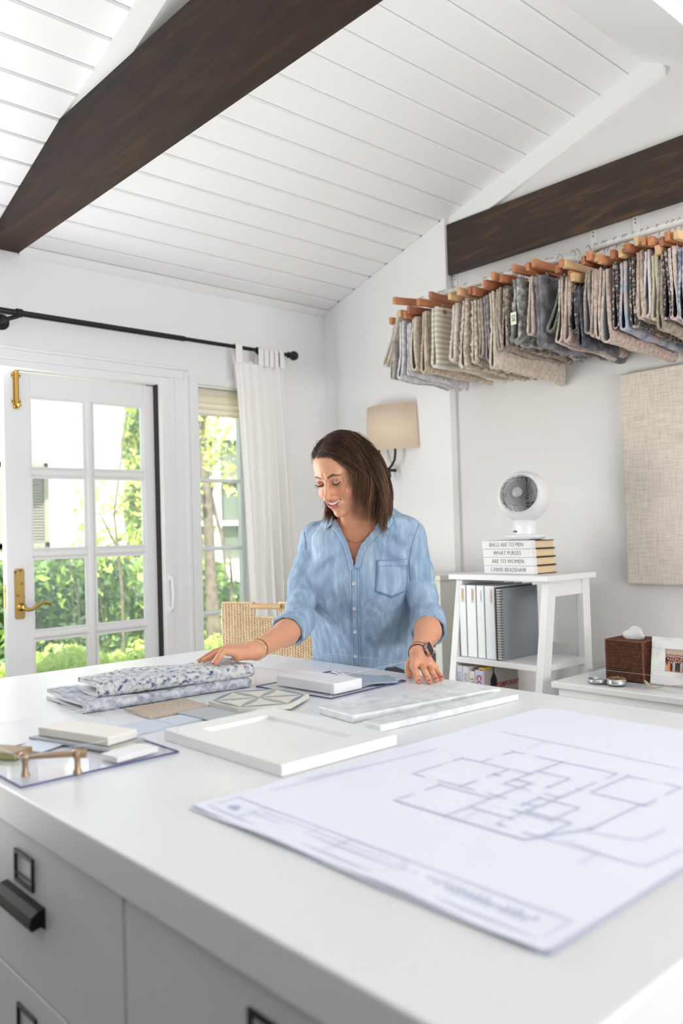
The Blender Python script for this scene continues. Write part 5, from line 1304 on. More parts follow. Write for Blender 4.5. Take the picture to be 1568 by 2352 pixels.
def sd_shirt(P):
    d = rows_sd(P)
    midR = atd(700, 1335, 2.59)
    r1 = d_chain(P, [SHR, midR, ELR, CUR], [.054, .046, .045, .045], .02)
    pn = (CUR-ELR).normalized(); pc = A3(CUR-pn*0.020); r1 = smax(r1, (P-pc)@A3(pn), .004)
    midL = atd(962, 1330, 2.52)
    r2 = d_chain(P, [SHL, midL, ELL_, CUL], [.053, .046, .046, .045], .02)
    pn = (CUL-ELL_).normalized(); pc = A3(CUL-pn*0.020); r2 = smax(r2, (P-pc)@A3(pn), .004)
    # shoulder yoke
    yk = d_chain(P, [SHR, atd(785, 1208, 2.61), atd(885, 1198, 2.585), SHL], [.048, .042, .042, .049], .02)
    # sleeve creases: deeper ripples by elbow and armhole
    def crease(r, a, b, f, amp):
        a = A3(a); b = A3(b); ab = b-a; t = np.clip(((P-a)@ab)/(ab@ab), 0, 1.15)
        lf = P[:, 0]*0.74-P[:, 1]*0.673
        return r + amp*(1.6*ridge(t*f*0.5+lf*13+0.7*np.sin(lf*40+P[:, 2]*11), 2.0)-0.5)*(t**2*0.9+0.22)
    r1 = crease(r1, SHR, ELR, 24, 0.0042); r2 = crease(r2, SHL, ELL_, 22, 0.0042)
    d = smin(d, yk, .035); ka = np.clip((P[:, 2]-1.10)/0.12, 0, 1)*.018+.004; d = smin(d, r1, ka); d = smin(d, r2, ka)
    # pull folds from the button line to the arms and drape below the bust
    lf = (P[:, 0]-1.80)*0.74-(P[:, 1]-1.90)*0.673; z = P[:, 2]
    env = np.exp(-((z-1.02)/0.10)**2)
    d = d + 0.0038*env*np.sin(lf*52+z*20)*np.minimum(1, np.abs(lf)*14)
    env2 = np.exp(-((z-1.22)/0.07)**2)*np.exp(-((np.abs(lf)-0.11)/0.05)**2)
    d = d + 0.0035*env2*np.sin((np.abs(lf)*0.75+z)*95)
    d = d + wrink(P)
    d = smax(d, -d_cap(P, nk0, atd(834, 1222, 2.57), .060, .064), .004)
    return d
def proj_np(P):
    Q = P-A3(CAM); x = Q@A3(_r); y = Q@A3(_u); z = Q@A3(_d); return 784+F*x/z, 1176-F*y/z, z
def bbox(pts, pad): 
    a = np.array([list(p) for p in pts]); return a.min(0)-pad, a.max(0)+pad
SKIN = (206, 150, 120)
SKM = mat('skin', SKIN, 0.48, attr=True, sss=0.12, bump=0.12, bscale=900, bdist=0.0006)
def skin_color(V, kind):
    base = np.array(srgb((212, 156, 124))); col = np.tile(base, (len(V), 1))
    def mixc(m_, c): 
        c = np.array(srgb(c)); m_ = np.clip(m_, 0, 1)[:, None]; col[:] = col*(1-m_)+c*m_
    if kind == 'head':
        P = to_local(V); ab = np.abs(P[:, 0]); g = lambda c, s: np.exp(-(((np.stack([ab, P[:, 1], P[:, 2]], 1)-np.array(c))/np.array(s))**2).sum(1))
        mixc(0.5*g((.040, .055, -.034), (.022, .03, .018)), (208, 118, 100))
        mixc(0.35*g((0, .10, -.036), (.012, .02, .012)), (205, 125, 105))
        mixc(0.7*g((.031, .075, .004), (.016, .02, .006)), (150, 100, 84))
        mixc(0.30*g((.031, .072, -.014), (.016, .02, .006)), (182, 126, 104))
        A_ = np.stack([ab, P[:, 1], P[:, 2]], 1)
        up = d_chain(A_, LIPU[0], LIPU[1]); lw = d_chain(A_, LIPL[0], LIPL[1])
        mixc(1-np.minimum(up, lw)/0.0012, (188, 108, 98))
        ms = A_.copy(); ms[:, 1] = (ms[:, 1]-.088)*.40+.088
        mo = d_chain(ms, [(0, .088, -.0632), (.013, .0865, -.0608), (.0270, .0825, -.0528)], [.0054, .0046, .0012])
        mixc((0.0008-mo)/0.001*(np.minimum(up, lw) > .0006)*(P[:, 1] > .055), (96, 38, 36))
        br = d_chain(np.stack([ab, P[:, 1]*0, P[:, 2]], 1), [(.013, 0, .0175), (.028, 0, .0225), (.045, 0, .0165)], [.0028, .0026, .001])
        mixc(0.75*(1-br/0.0015)*(P[:, 1] > .03), (120, 86, 66))
        # hair-covered scalp
        fl = hairline(P); mixc(fl*1.0, (58, 38, 28))
        nz = V[:, 2] < 1.33
        mixc(0.35*np.clip((P[:, 2]*-1-0.115)/0.05, 0, 1), (196, 118, 92))
    else:
        mixc(np.full(len(V), 0.25), (206, 138, 106))
    return col
def hairline(P):
    x, y, z = np.abs(P[:, 0]), P[:, 1], P[:, 2]
    # 1 on the hair-bearing scalp
    front = 0.070 - 0.55*np.maximum(0, x-0.03)                      # height of the hairline for points facing forward
    lim = np.where(y > 0.02, front, np.where(y > -0.015, front-(0.02-y)*2.2, -0.075))
    return np.clip((z-lim)/0.006, 0, 1)
parts_V, parts_Q, parts_C = [], [], []
def addpart(V, Q, kind):
    o_ = sum(len(v) for v in parts_V); parts_V.append(V); parts_Q.append(Q+o_); parts_C.append(skin_color(V, kind))
hn = lambda P: smin(sd_head(P), smax(sd_neck(P), P[:, 2]-float(to_world((0, 0, -.03)).z), .01), .014)
def hn2(P): return np.maximum(hn(P), 1.10-P[:, 2])
lo, hi = bbox([to_world((a, b, c)) for a in (-.09, .09) for b in (-.125, .12) for c in (-.13, .125)] + [atd(760, 1370, 2.52), atd(900, 1370, 2.52), NB], 0.02)
lo[2] = 1.09
HV, HQ = surface(hn2, lo, hi, 0.0023)
addpart(HV, HQ, 'head')
# ---- hands
def hand_sd(W_, el, fingers, thumb, palm, fore):
    def fn(P):
        d = d_chain(P, fore[0], fore[1], .02)
        pd = None
        for (a, b, ra, rb) in palm:
            e = d_cap(P, a, b, ra, rb); pd = e if pd is None else smin(pd, e, .010)
        d = smin(d, pd, .016)
        for (pts, rs_) in fingers: 
            d2 = d_chain(P, pts, rs_, .002)
            d = np.where(True, smin(d, d2, .0045), d)
        d = smin(d, d_chain(P, thumb[0], thumb[1], .002), .009)
        return d
    return fn
T = lambda px, py, z: at(px, py, 2, z)
zt_r = 0.9655+0.0075
fR = [([atd(523, 1493, 2.190), atd(497, 1502, 2.182), atd(482, 1511, 2.182), atd(468, 1517, 2.185)], [.0088, .0080, .0074, .0062]),
      ([atd(521, 1489, 2.212), atd(491, 1498, 2.208), atd(474, 1508, 2.208), atd(458, 1517, 2.210)], [.0088, .0080, .0074, .0062]),
      ([atd(527, 1488, 2.236), atd(499, 1496, 2.238), atd(483, 1504, 2.240), atd(470, 1511, 2.243)], [.0084, .0076, .0070, .0060]),
      ([atd(537, 1490, 2.258), atd(514, 1495, 2.264), atd(502, 1501, 2.268), atd(492, 1508, 2.270)], [.0076, .0068, .0062, .0054])]
thR = ([atd(572, 1502, 2.215), atd(541, 1498, 2.180), atd(513, 1496, 2.160), atd(504, 1508, 2.152), atd(494, 1521, 2.148)], [.0150, .0125, .0098, .0092, .0078])
pR = [(WRR, fR[k][0][0], .0175, .0115) for k in range(4)] + [(WRR, atd(545, 1506, 2.185), .019, .0145)]
foR = ([ELR, atd(655, 1455, 2.42), WRR], [.037, .035, .0245])
handR = hand_sd(WRR, ELR, fR, thR, pR, foR)
lo, hi = bbox([ELR, WRR]+[p for f in fR for p in f[0]]+thR[0], 0.05)
V, Q = surface(handR, lo, hi, 0.0021); addpart(V, Q, 'hand')
tz = TZ
def fin(k, d1, t, r): return ([k, d1[0], d1[1], t], r)
kI, kM, kR_, kP = T(950, 1531, .936), T(968, 1527, .938), T(985, 1528, .933), T(998, 1535, .925)
fL = [([kI, T(955, 1546, .925), T(959, 1556, .914), T(962, 1564, .9085)], [.0095, .0088, .0082, .0072]),
      ([kM, T(976, 1545, .926), T(981, 1556, .914), T(985, 1565, .9085)], [.0095, .0088, .0082, .0072]),
      ([kR_, T(992, 1544, .921), T(997, 1553, .912), T(1001, 1561, .9082)], [.0090, .0083, .0077, .0068]),
      ([kP, T(1005, 1546, .915), T(1010, 1552, .910), T(1014, 1557, .9078)], [.0080, .0073, .0067, .0062])]
thL = ([atd(953, 1508, 2.262), T(940, 1527, .932), T(937, 1540, .919), T(941, 1551, .9095)], [.0150, .0120, .0100, .0085])
pL = [(WRL, kI, .0185, .0125), (WRL, kM, .019, .0130), (WRL, kR_, .0185, .0120), (WRL, kP, .0175, .0110)]
foL = ([ELL_, atd(982, 1450, 2.38), WRL], [.037, .0355, .0245])
handL = hand_sd(WRL, ELL_, fL, thL, pL, foL)
lo, hi = bbox([ELL_, WRL]+[p for f in fL for p in f[0]]+thL[0], 0.05)
V, Q = surface(handL, lo, hi, 0.0021); addpart(V, Q, 'hand')
# ---- hidden rest of the body (inside the clothes), down to the feet
hx, hy_ = 1.865, hipc.y
fe = [(hx+0.02, hy_+0.10), (hx+0.02, hy_-0.10)]
def sd_low(P):
    d = smax(rows_sd(P, .012), 0.86-P[:, 2], .01) if False else rows_sd(P, .022)
    for a, b, c in ((SHR, ELR, .020), (SHL, ELL_, .020)): d = smin(d, d_cap(P, a, b, c, .030), .01)
    d = smin(d, d_ell(P, (hx, hy_, .86), (.115, .160, .12)), .05)
    for (x, y) in fe:
        d = smin(d, d_chain(P, [(hx, y*0.9+hy_*0.1, .82), (x, y, .48), (x+.01, y, .09)], [.078, .052, .036], .02), .02)
        d = smin(d, d_cap(P, (x+.01, y, .05), (x-.13, y, .035), .036, .028), .02)
    return d
V, Q = surface(sd_low, (1.60, hy_-0.32, -0.01), (2.10, hy_+0.32, 1.36), 0.012); addpart(V, Q, 'hand')
body = np_mesh('body', np.concatenate(parts_V), np.concatenate(parts_Q), SKM, wm, col=np.concatenate(parts_C))
# ---- teeth, lashes, nails
th_ = MB(); nT = 8; 
TE = mat('teeth', (232, 224, 212), 0.25)
for k in range(-5, 5):
    x0_, x1_ = k*0.0047+.00004, (k+1)*0.0047-0.00004
    xm = (x0_+x1_)/2; yy = .0815-13.0*xm*xm; zt5 = -.0555+6.0*xm*xm; zb5 = -.0664+15.0*xm*xm+(0.0006 if abs(xm) > .006 else 0)
    c_ = [(x0_, yy, zt5), (x1_, yy, zt5), (x1_, yy+.0006, zb5), (x0_, yy+.0006, zb5)]
    yb_ = yy-.004; vs = [to_world(p) for p in c_]+[to_world((p[0], yb_, p[2])) for p in c_]
    th_.add(vs, [(0, 1, 2, 3), (7, 6, 5, 4), (0, 4, 5, 1), (1, 5, 6, 2), (2, 6, 7, 3), (3, 7, 4, 0)])
th_.build('teeth', TE, wm, 0.0004)
bvh_body = BVHTree.FromObject(body, bpy.context.evaluated_depsgraph_get()) if False else BVHTree.FromPolygons([Vector(v) for v in np.concatenate(parts_V)], [tuple(q) for q in np.concatenate(parts_Q)])
def on_face(x, z, off=0.0006):
    o_ = to_world((x, 0.16, z)); h_ = bvh_body.ray_cast(o_, -Fv); return (h_[0]+h_[1]*off) if h_[0] else to_world((x, .08, z))
la = MB(); LASH = mat('dark_lash', (32, 22, 20), 0.6)
for s in (-1, 1):
    pts = [on_face(s*(.0175+.0275*t), -.0035-.0046*math.sin(PI*t)+.003*t, .0006) for t in [k/10 for k in range(11)]]
    la.tube(pts, [0.0006+0.0014*math.sin(PI*min(1, (k+1)/11)) for k in range(11)], 6)
    pts = [on_face(s*(.0185+.0235*t), .0035+.0034*math.sin(PI*t), .0001) for t in [k/8 for k in range(9)]]
    la.tube(pts, 0.00018, 5)
    for k in range(22):
        t = (k+.5)/22; p = on_face(s*(.0185+.0265*t), -.0035-.0046*math.sin(PI*t)+.003*t, .001)
        la.tube([p, p+Fv*0.0045-Uv*0.0030+Xv*s*0.004*(t-.3), p+Fv*0.0075-Uv*0.0030+Xv*s*0.007*(t-.3)], [.00022, .00016, .00006], 4)
la.build('eyelashes', LASH, wm)
for s in (-1, 1):
    ey = MB(); U_ = [on_face(s*(.0185+.0255*t), -.0028-.0040*math.sin(PI*t)+.003*t, .0007) for t in [k/10 for k in range(11)]]
    D_ = [on_face(s*(.0185+.0255*t), -.0034-.0072*math.sin(PI*t)+.003*t, .0004) for t in [k/10 for k in range(11)]]
    ey.add(U_+D_, [(k, k+1, 12+k, 11+k) for k in range(10)], 0, True); ey.build('eye', mat('dark_brown_eye', (58, 36, 28), 0.15), wm)
eb = MB(); EB = mat('brow_hair', (104, 74, 56), 0.7)
for s in (-1, 1):
    for k in range(34):
        t = rnd.random(); x = .0125+.033*t; z = .0155+.0075*math.sin(PI*min(1, t*0.9+.05))+rnd.uniform(-.0018, .0018)*(1-t*.6)
        p = on_face(s*x, z, .0003); q_ = on_face(s*(x+.0045), z+.0018*(1-t*1.8), .0009); eb.tube([p, q_], [.0004, .0001], 4, cap=False)
eb.build('eyebrows', EB, wm)
nl = MB(); NAIL = mat('red_nail_polish', (196, 24, 36), 0.18)
def nail(tip, prev, up, w_=0.0052, l_=0.0062, off=0.0068):
    dr = (Vector(tip)-Vector(prev)).normalized(); n_ = (Vector(up)-dr*Vector(up).dot(dr)).normalized(); sd_ = dr.cross(n_)
    c_ = Vector(tip)+dr*0.0015+n_*off*0.78; s0 = len(nl.v); vs = []; fs = []
    NU_, NV_ = 6, 8
    for i in range(NU_+1):
        for j in range(NV_+1):
            u = -1+2*i/NU_; v = -1+2*j/NV_; ww = w_*math.sqrt(max(0, 1-abs(u)**3.2*0.9)); a = v*0.95
            vs.append(c_+dr*(u*l_)+sd_*(math.sin(a)*ww)+n_*((math.cos(a)-1)*w_*0.7+0.0009-max(0, u)*0.0012))
    fs = [(i*(NV_+1)+j, i*(NV_+1)+j+1, (i+1)*(NV_+1)+j+1, (i+1)*(NV_+1)+j) for i in range(NU_) for j in range(NV_)]
    nl.add(vs, fs, 0, True)
for f in fL: nail(f[0][-1], f[0][-2], (-.35, -.35, 1), off=f[1][-1])
nail(thR[0][-1], thR[0][-2], VIEW+Vector((0, 0, .55)), off=thR[1][-1])
for f in fR[:2]: nail(f[0][-1], f[0][-2], (0, 0.3, 1), off=f[1][-1])
nlo = nl.build('fingernails', NAIL, wm); so = nlo.modifiers.new('s', 'SOLIDIFY'); so.thickness = 0.0006
# ---- shirt
lo, hi = bbox([SHR, SHL, ELR, ELL_, CUR, CUL, hipc, atd(828, 1180, 2.55)], 0.16); lo[2] = 0.82; hi[2] = 1.42
SV, SQ = surface(sd_shirt, lo, hi, 0.0046, 1)
DEN = mat('light_denim', (130, 157, 186), 0.9, col2=(176, 199, 216), col3=(150, 176, 202), tex='noise', scale=13, detail=12, scale3=(5.0, 5.0, 0.6), range=(0.30, 0.70), bump=0.7, bscale=520, bdist=0.0014, sheen=0.2)
DEND = mat('shaded_denim_inside', (120, 150, 184), 0.9, bump=0.4, bscale=650); STI = mat('indigo_stitching', (92, 122, 162), 0.8)
# open V at the neck
polyV = [(741, 1140), (776, 1203), (786, 1222), (797, 1245), (804, 1268), (810, 1289), (813, 1306), (817, 1298), (822, 1275), (830, 1252), (845, 1234), (860, 1219), (872, 1192), (885, 1140)]
def poly_sd(x, y, poly):
    p = np.array(poly, float); n = len(p); d = np.full(len(x), 1e9); inside = np.zeros(len(x), bool); nx_ = np.zeros(len(x)); ny_ = np.zeros(len(x))
    for i in range(n):
        a, b = p[i], p[(i+1) % n]; e = b-a; wx, wy = x-a[0], y-a[1]; t = np.clip((wx*e[0]+wy*e[1])/(e@e), 0, 1); qx, qy = wx-t*e[0], wy-t*e[1]
        dd = np.hypot(qx, qy); m_ = dd < d; d = np.where(m_, dd, d); nx_ = np.where(m_, qx, nx_); ny_ = np.where(m_, qy, ny_)
        c_ = ((a[1] <= y) & (b[1] > y)) | ((b[1] <= y) & (a[1] > y)); xi = a[0]+(y-a[1])/np.where(c_, b[1]-a[1], 1)*e[0]; inside ^= c_ & (x < xi)
    return np.where(inside, -d, d), nx_, ny_
px_, py_2, dz_ = proj_np(SV)
sdv, gx, gy = poly_sd(px_, py_2, polyV)
front = dz_ < 2.60
snap = front & (np.abs(sdv) < 2.6)
mpp = dz_/F
SV2 = SV.copy(); SV2[snap] -= (gx[snap]*mpp[snap])[:, None]*A3(_r)[None]*1.0 - (gy[snap]*mpp[snap])[:, None]*A3(_u)[None]
inV = front & ((sdv < 0) | snap)
keepq = ~inV[SQ].all(1)
shirt = np_mesh('denim_shirt', SV2, SQ[keepq], DEN, wm)
so = shirt.modifiers.new('s', 'SOLIDIFY'); so.thickness = 0.0014; so.offset = -1
shirt['label'] = 'light blue denim button-up shirt'
bvh_s = BVHTree.FromPolygons([Vector(v) for v in SV2], [tuple(q) for q in SQ[keepq]])
bvh_full = BVHTree.FromPolygons([Vector(v) for v in SV], [tuple(q) for q in SQ])
def drape(px, py, off=0.001, bv=None, dflt=2.5):
    d_ = ray(px, py).normalized(); h_ = (bv or bvh_full).ray_cast(CAM, d_)
    if h_[0] is None or (h_[0]-CAM).dot(_d) > dflt+0.16: return atd(px, py, dflt)
    return h_[0]+h_[1]*off
def patch(name, corners, nu, nv, m, parent, off=0.0015, thick=0.0012, bow=None, dflt=2.5):
    """bilinear pixel patch laid on the shirt: corners tl, tr, br, bl"""
    tl, tr_, br_, bl_ = [np.array(c_, float) for c_ in corners]; vs = []
    for j in range(nv+1):
        for i in range(nu+1):
            u, v = i/nu, j/nv; p = (tl*(1-u)+tr_*u)*(1-v)+(bl_*(1-u)+br_*u)*v
            if bow: p = p+np.array(bow(u, v))
            vs.append(drape(p[0], p[1], off, dflt=dflt))
    mb = MB(); mb.add(vs, [(j*(nu+1)+i, (j+1)*(nu+1)+i, (j+1)*(nu+1)+i+1, j*(nu+1)+i+1) for j in range(nv) for i in range(nu)], 0, True)
    o = mb.build(name, m, parent); s_ = o.modifiers.new('s', 'SOLIDIFY'); s_.thickness = thick; s_.offset = -1; return o
def stitch(pts, name='stitching', r=0.00050, off=0.0016, n=14, bv=None):
    mb = MB(); P_ = []
    for a, b in zip(pts[:-1], pts[1:]):
        for k in range(n): t = k/n; P_.append(drape(a[0]+(b[0]-a[0])*t, a[1]+(b[1]-a[1])*t, off, bv))
    P_.append(drape(*pts[-1], off, bv)); mb.tube(P_, r, 5); return mb.build(name, STI, shirt)
# placket with raised wavy edges
patch('placket', [(804.5, 1300), (823, 1304), (828, 1532), (810, 1530)], 8, 80, DEN, shirt, off=0.0030, bow=lambda u, v: ((u-0.5)*1.2+0.7*math.sin(v*60), 0))
stitch([(807.5, 1306), (809.5, 1420), (813, 1528)], n=40, off=0.0034); stitch([(820.5, 1306), (822, 1420), (825, 1528)], n=40, off=0.0034)
# facing strips along the open neck
def strip_px(name, path, w_, m, off, side, dflt=2.49):
    vs = []; n = len(path)
    for i, (x, y) in enumerate(path):
        a = np.array(path[max(0, i-1)]); b = np.array(path[min(n-1, i+1)]); t = (b-a)/np.hypot(*(b-a)); nn = np.array([-t[1], t[0]])*side
        for k in range(5):
            u = k/4; p = np.array([x, y])+nn*w_*(u-0.10)+nn*0.8*math.sin(i*1.7); q_ = drape(p[0], p[1], off, dflt=dflt); vs.append(q_+VIEW*0.002*math.sin(PI*u))
    mb = MB(); mb.add(vs, [(i*5+k, i*5+k+1, (i+1)*5+k+1, (i+1)*5+k) for i in range(n-1) for k in range(4)], 0, True)
    o = mb.build(name, m, shirt); s_ = o.modifiers.new('s', 'SOLIDIFY'); s_.thickness = 0.002; return o
def dens(path, k=5):
    o = []
    for a, b in zip(path[:-1], path[1:]): o += [(a[0]+(b[0]-a[0])*j/k, a[1]+(b[1]-a[1])*j/k) for j in range(k)]
    return o+[path[-1]]
strip_px('placket_facing', dens([(766, 1196), (775, 1212), (786, 1226), (797, 1246), (804, 1268), (810, 1289), (814, 1310)]), 11, mat('denim_facing', (140, 166, 194), 0.85, bump=0.5, bscale=650), 0.003, 1)
strip_px('placket_facing', dens([(872, 1198), (860, 1221), (845, 1236), (830, 1254), (822, 1277), (816, 1304)]), 12, DEN, 0.0035, -1)
# collar wings
def collar(name, edge_in, edge_out, lift):
    vs = []; n = len(edge_in); K = 7
    for i in range(n):
        for k in range(K):
            u = k/(K-1); x = edge_in[i][0]+(edge_out[i][0]-edge_in[i][0])*u; y = edge_in[i][1]+(edge_out[i][1]-edge_in[i][1])*u
            dd = edge_in[i][2]+(edge_out[i][2]-edge_in[i][2])*u
            p = atd(x, y, dd); h_ = drape(x, y, 0.004, dflt=dd)
            if (h_-CAM).dot(_d) < dd: p = h_
            vs.append(p+VIEW*lift*math.sin(PI*u))
    mb = MB(); mb.add(vs, [(i*K+k, i*K+k+1, (i+1)*K+k+1, (i+1)*K+k) for i in range(n-1) for k in range(K-1)], 0, True)
    o = mb.build(name, DEN, shirt); s_ = o.modifiers.new('s', 'SOLIDIFY'); s_.thickness = 0.003; s_.offset = 0
    sb2 = o.modifiers.new('b', 'SUBSURF'); sb2.levels = 1; sb2.render_levels = 1; return o
collar('collar', [(795, 1150, 2.60), (775, 1162, 2.56), (764, 1178, 2.515), (763, 1192, 2.495), (761, 1206, 2.49)],
       [(790, 1160, 2.64), (757, 1182, 2.60), (742, 1200, 2.545), (743, 1210, 2.52), (752, 1213, 2.50)], 0.006)
collar('collar', [(872, 1148, 2.60), (882, 1160, 2.56), (884, 1176, 2.51), (880, 1190, 2.480), (872, 1198, 2.47)],
       [(878, 1152, 2.64), (905, 1170, 2.60), (907, 1188, 2.545), (899, 1206, 2.50), (891, 1217, 2.475)], 0.006)
# pocket
pk = patch('chest_pocket', [(866, 1288), (936, 1282.5), (934, 1356), (861, 1359)], 16, 16, DEN, shirt, off=0.0024, bow=lambda u, v: (0, 14*(1-abs(u-0.5)*2)*max(0, v-0.6)/0.4))
stitch([(866, 1288), (861.5, 1358), (898, 1372), (933.5, 1356), (936, 1283)], off=0.0040); stitch([(868.5, 1304), (864.5, 1356), (898, 1369), (931, 1354)], off=0.0040); stitch([(865, 1302), (935, 1297)], off=0.0040)
stitch([(866, 1288), (936, 1283)], off=0.0040)
# armhole and cuff seams
stitch([(962, 1204), (953, 1226), (945, 1252), (940, 1284), (940, 1312), (943, 1332)], off=0.0004, r=0.0009); stitch([(698, 1222), (701, 1240), (702, 1262)], off=0.0004, r=0.0009)
stitch([(741, 1200), (716, 1207)], off=0.001) ; stitch([(905, 1186), (893, 1230), (890, 1240)], off=0.001, r=0.0004)
# buttons
BTN = mat('pearl_button', (226, 226, 214), 0.25); BTH = mat('button_hole', (110, 110, 100), 0.6)
for (bx_, by_, rr_) in ((827, 1286, .0052), (813, 1340, .0052), (814.5, 1397, .0052), (815, 1451, .0052), (816, 1507, .0052), (870, 1209, .0050), (846, 1238, .0034)):
    d_ = ray(bx_, by_).normalized(); h_ = bvh_full.ray_cast(CAM, d_); c_ = h_[0]; n_ = (h_[1]+VIEW*0.7).normalized(); qd = Vector((0, 0, 1)).rotation_difference(n_).to_matrix().to_4x4()
    m_ = MB(); m_.lathe([(0, 0.0), (rr_, 0.0), (rr_*1.02, .0012), (rr_*.86, .0019), (rr_*.72, .0013), (0, .0012)], c_+n_*0.0032, 18, M=qd); bo = m_.build('button', BTN, shirt)
    m_ = MB()
    for sx_, sy_ in ((1, 1), (1, -1), (-1, 1), (-1, -1)): m_.lathe([(0, 0), (rr_*.13, 0), (rr_*.13, .0003)], c_+n_*0.0046+(qd @ Vector((sx_*rr_*.22, sy_*rr_*.22, 0))), 6, M=qd)
    m_.build('button_holes', BTH, shirt)
# rolled cuffs
def cuff(a, b, r0, r1, name, seed, sq=1.0):
    a, b = Vector(a), Vector(b); t = (b-a).normalized(); s1 = t.cross(Vector((0, 0, 1))).normalized(); s2 = s1.cross(t).normalized(); L = (b-a).length
    prof = [(-0.004, -0.006), (0.0, 0.0015), (0.004, 0.004), (L*.5, 0.0048), (L-0.006, 0.0055), (L-0.001, 0.004), (L+0.001, 0.0), (L-0.002, -0.0035), (L-0.02, -0.0055), (L-.035, -0.010)]
    vs = []; N_ = 56
    for j, (s, o_) in enumerate(prof):
        for k in range(N_):
            an = 2*PI*k/N_; rr = r0+(r1-r0)*max(0, min(1, s/L)); rr = rr+o_+0.0016*math.sin(an*3+seed)+0.0011*math.sin(an*9+s*90+seed)+0.0012*math.sin(s*260+an*2)
            e_ = 0.006*math.sin(an+seed)*(s/L)
            vs.append(a+t*(s+e_)+s1*(math.cos(an)*rr)+s2*(math.sin(an)*rr*sq))
    n = len(prof); mb = MB(); mb.add(vs, [(j*N_+k, j*N_+(k+1) % N_, (j+1)*N_+(k+1) % N_, (j+1)*N_+k) for j in range(n-1) for k in range(N_)], 0, True)
    return mb.build(name, [DEN], shirt)
dR = (CUR-ELR).normalized(); dL = (CUL-ELL_).normalized()
cuff(CUR-dR*0.050-Vector((0,0,0.0)), CUR+dR*0.008, .047, .048, 'cuff', 1.0); cuff(CUL-dL*0.062, CUL+dL*0.010, .049, .047, 'cuff', 2.2)
# ---- trousers and shoes (behind the worktop)
def sd_tr(P):
    d = smax(rows_sd(P, .004), P[:, 2]-0.90, .01); d = smin(d, d_ell(P, (hx, hy_, .84), (.120, .168, .11)), .04)
    for (x, y) in fe: d = smin(d, d_chain(P, [(hx, y*0.9+hy_*0.1, .82), (x, y, .48), (x+.01, y, .07)], [.086, .064, .056], .02), .02)
    return smax(smax(d, 0.04-P[:, 2], .004), P[:, 2]-0.905, .004)
V, Q = surface(sd_tr, (1.65, hy_-0.32, 0.0), (2.08, hy_+0.32, 0.95), 0.010, 1); np_mesh('trousers', V, Q, mat('dark_trousers', (46, 48, 56), 0.85), wm)
for (x, y) in fe:
    fs_ = lambda P: smax(smin(d_cap(P, (x+.02, y, .045), (x-.14, y, .034), .046, .036), d_cap(P, (x+.01, y, .05), (x+.01, y, .10), .044), .02), 0.002-P[:, 2], .003)
    V, Q = surface(fs_, (x-.2, y-.07, -.01), (x+.09, y+.07, .16), 0.007, 1); np_mesh('shoe', V, Q, mat('tan_shoe', (120, 92, 70), 0.6), wm)
# ---- jewellery and watch
def ring_band(c, t, r, wv_, th_, m, name, n=40, sq=1.0, up=None):
    c = Vector(c); t = Vector(t).normalized(); s1 = t.cross(Vector((0, 0, 1))).normalized(); s2 = s1.cross(t).normalized(); vs = []
    for (s, o_) in ((-wv_/2, 0), (-wv_/2, th_), (wv_/2, th_), (wv_/2, 0)):
        for k in range(n): an = 2*PI*k/n; vs.append(c+t*s+s1*math.cos(an)*(r+o_)+s2*math.sin(an)*(r+o_)*sq)
    mb = MB(); mb.add(vs, [(j*n+k, j*n+(k+1) % n, ((j+1) % 4)*n+(k+1) % n, ((j+1) % 4)*n+k) for j in range(4) for k in range(n)], 0, True); return mb.build(name, m, wm)
fd = (WRR-atd(655, 1455, 2.42)).normalized()
ring_band(WRR-fd*0.010, fd, .0272, .011, .0012, mat('polished_gold', (214, 166, 74), 0.18, metal=1.0), 'gold_cuff_bracelet')
bd = MB()
s1 = fd.cross(Vector((0, 0, 1))).normalized(); s2 = s1.cross(fd).normalized()
for k in range(38):
    an = 2*PI*k/38; c_ = WRR+fd*(0.004+0.003*math.sin(an))+s1*math.cos(an)*.0280+s2*math.sin(an)*.0280; bd.lathe([(0, -.0019), (.0017, -.001), (.0021, 0), (.0017, .001), (0, .0019)], c_, 8)
bd.build('beaded_bracelet', mat('silver_bead', (222, 214, 200), 0.25, metal=0.8), wm)
fdl = (WRL-atd(980, 1450, 2.38)).normalized()
wl1 = WRL-fdl*0.002; 
LTH = mat('brown_leather_cord', (60, 36, 26), 0.6)
ring_band(wl1, fdl, .0272, .0030, .0012, LTH, 'leather_strap'); ring_band(wl1+fdl*0.013, fdl, .0268, .0026, .0012, LTH, 'leather_strap')
wn_ = (_r*0.80+_u*0.28+VIEW*0.62); wn_ = (wn_-fdl*wn_.dot(fdl)).normalized(); wy = fdl; wx = wy.cross(wn_).normalized()
wc = wl1+fdl*0.006+wn_*0.0300
Mw = Matrix(((wx.x, wy.x, wn_.x, wc.x), (wx.y, wy.y, wn_.y, wc.y), (wx.z, wy.z, wn_.z, wc.z), (0, 0, 0, 1)))
def rrect(w_, h_, r_, n=6):
    o = []
    for (cx_, cy_, a0) in ((w_/2-r_, h_/2-r_, 0), (-w_/2+r_, h_/2-r_, PI/2), (-w_/2+r_, -h_/2+r_, PI), (w_/2-r_, -h_/2+r_, 3*PI/2)):
        o += [(cx_+r_*math.cos(a0+PI/2*k/n), cy_+r_*math.sin(a0+PI/2*k/n)) for k in range(n+1)]
    return o
watch = bpy.data.objects.new('wristwatch', None); 
m_ = MB(); m_.prism(rrect(.033, .038, .009), 2, -.004, .0042); m_.xf(Mw); wcase = m_.build('wristwatch', mat('rose_gold', (224, 186, 164), 0.25, metal=0.9), wm, 0.0012)
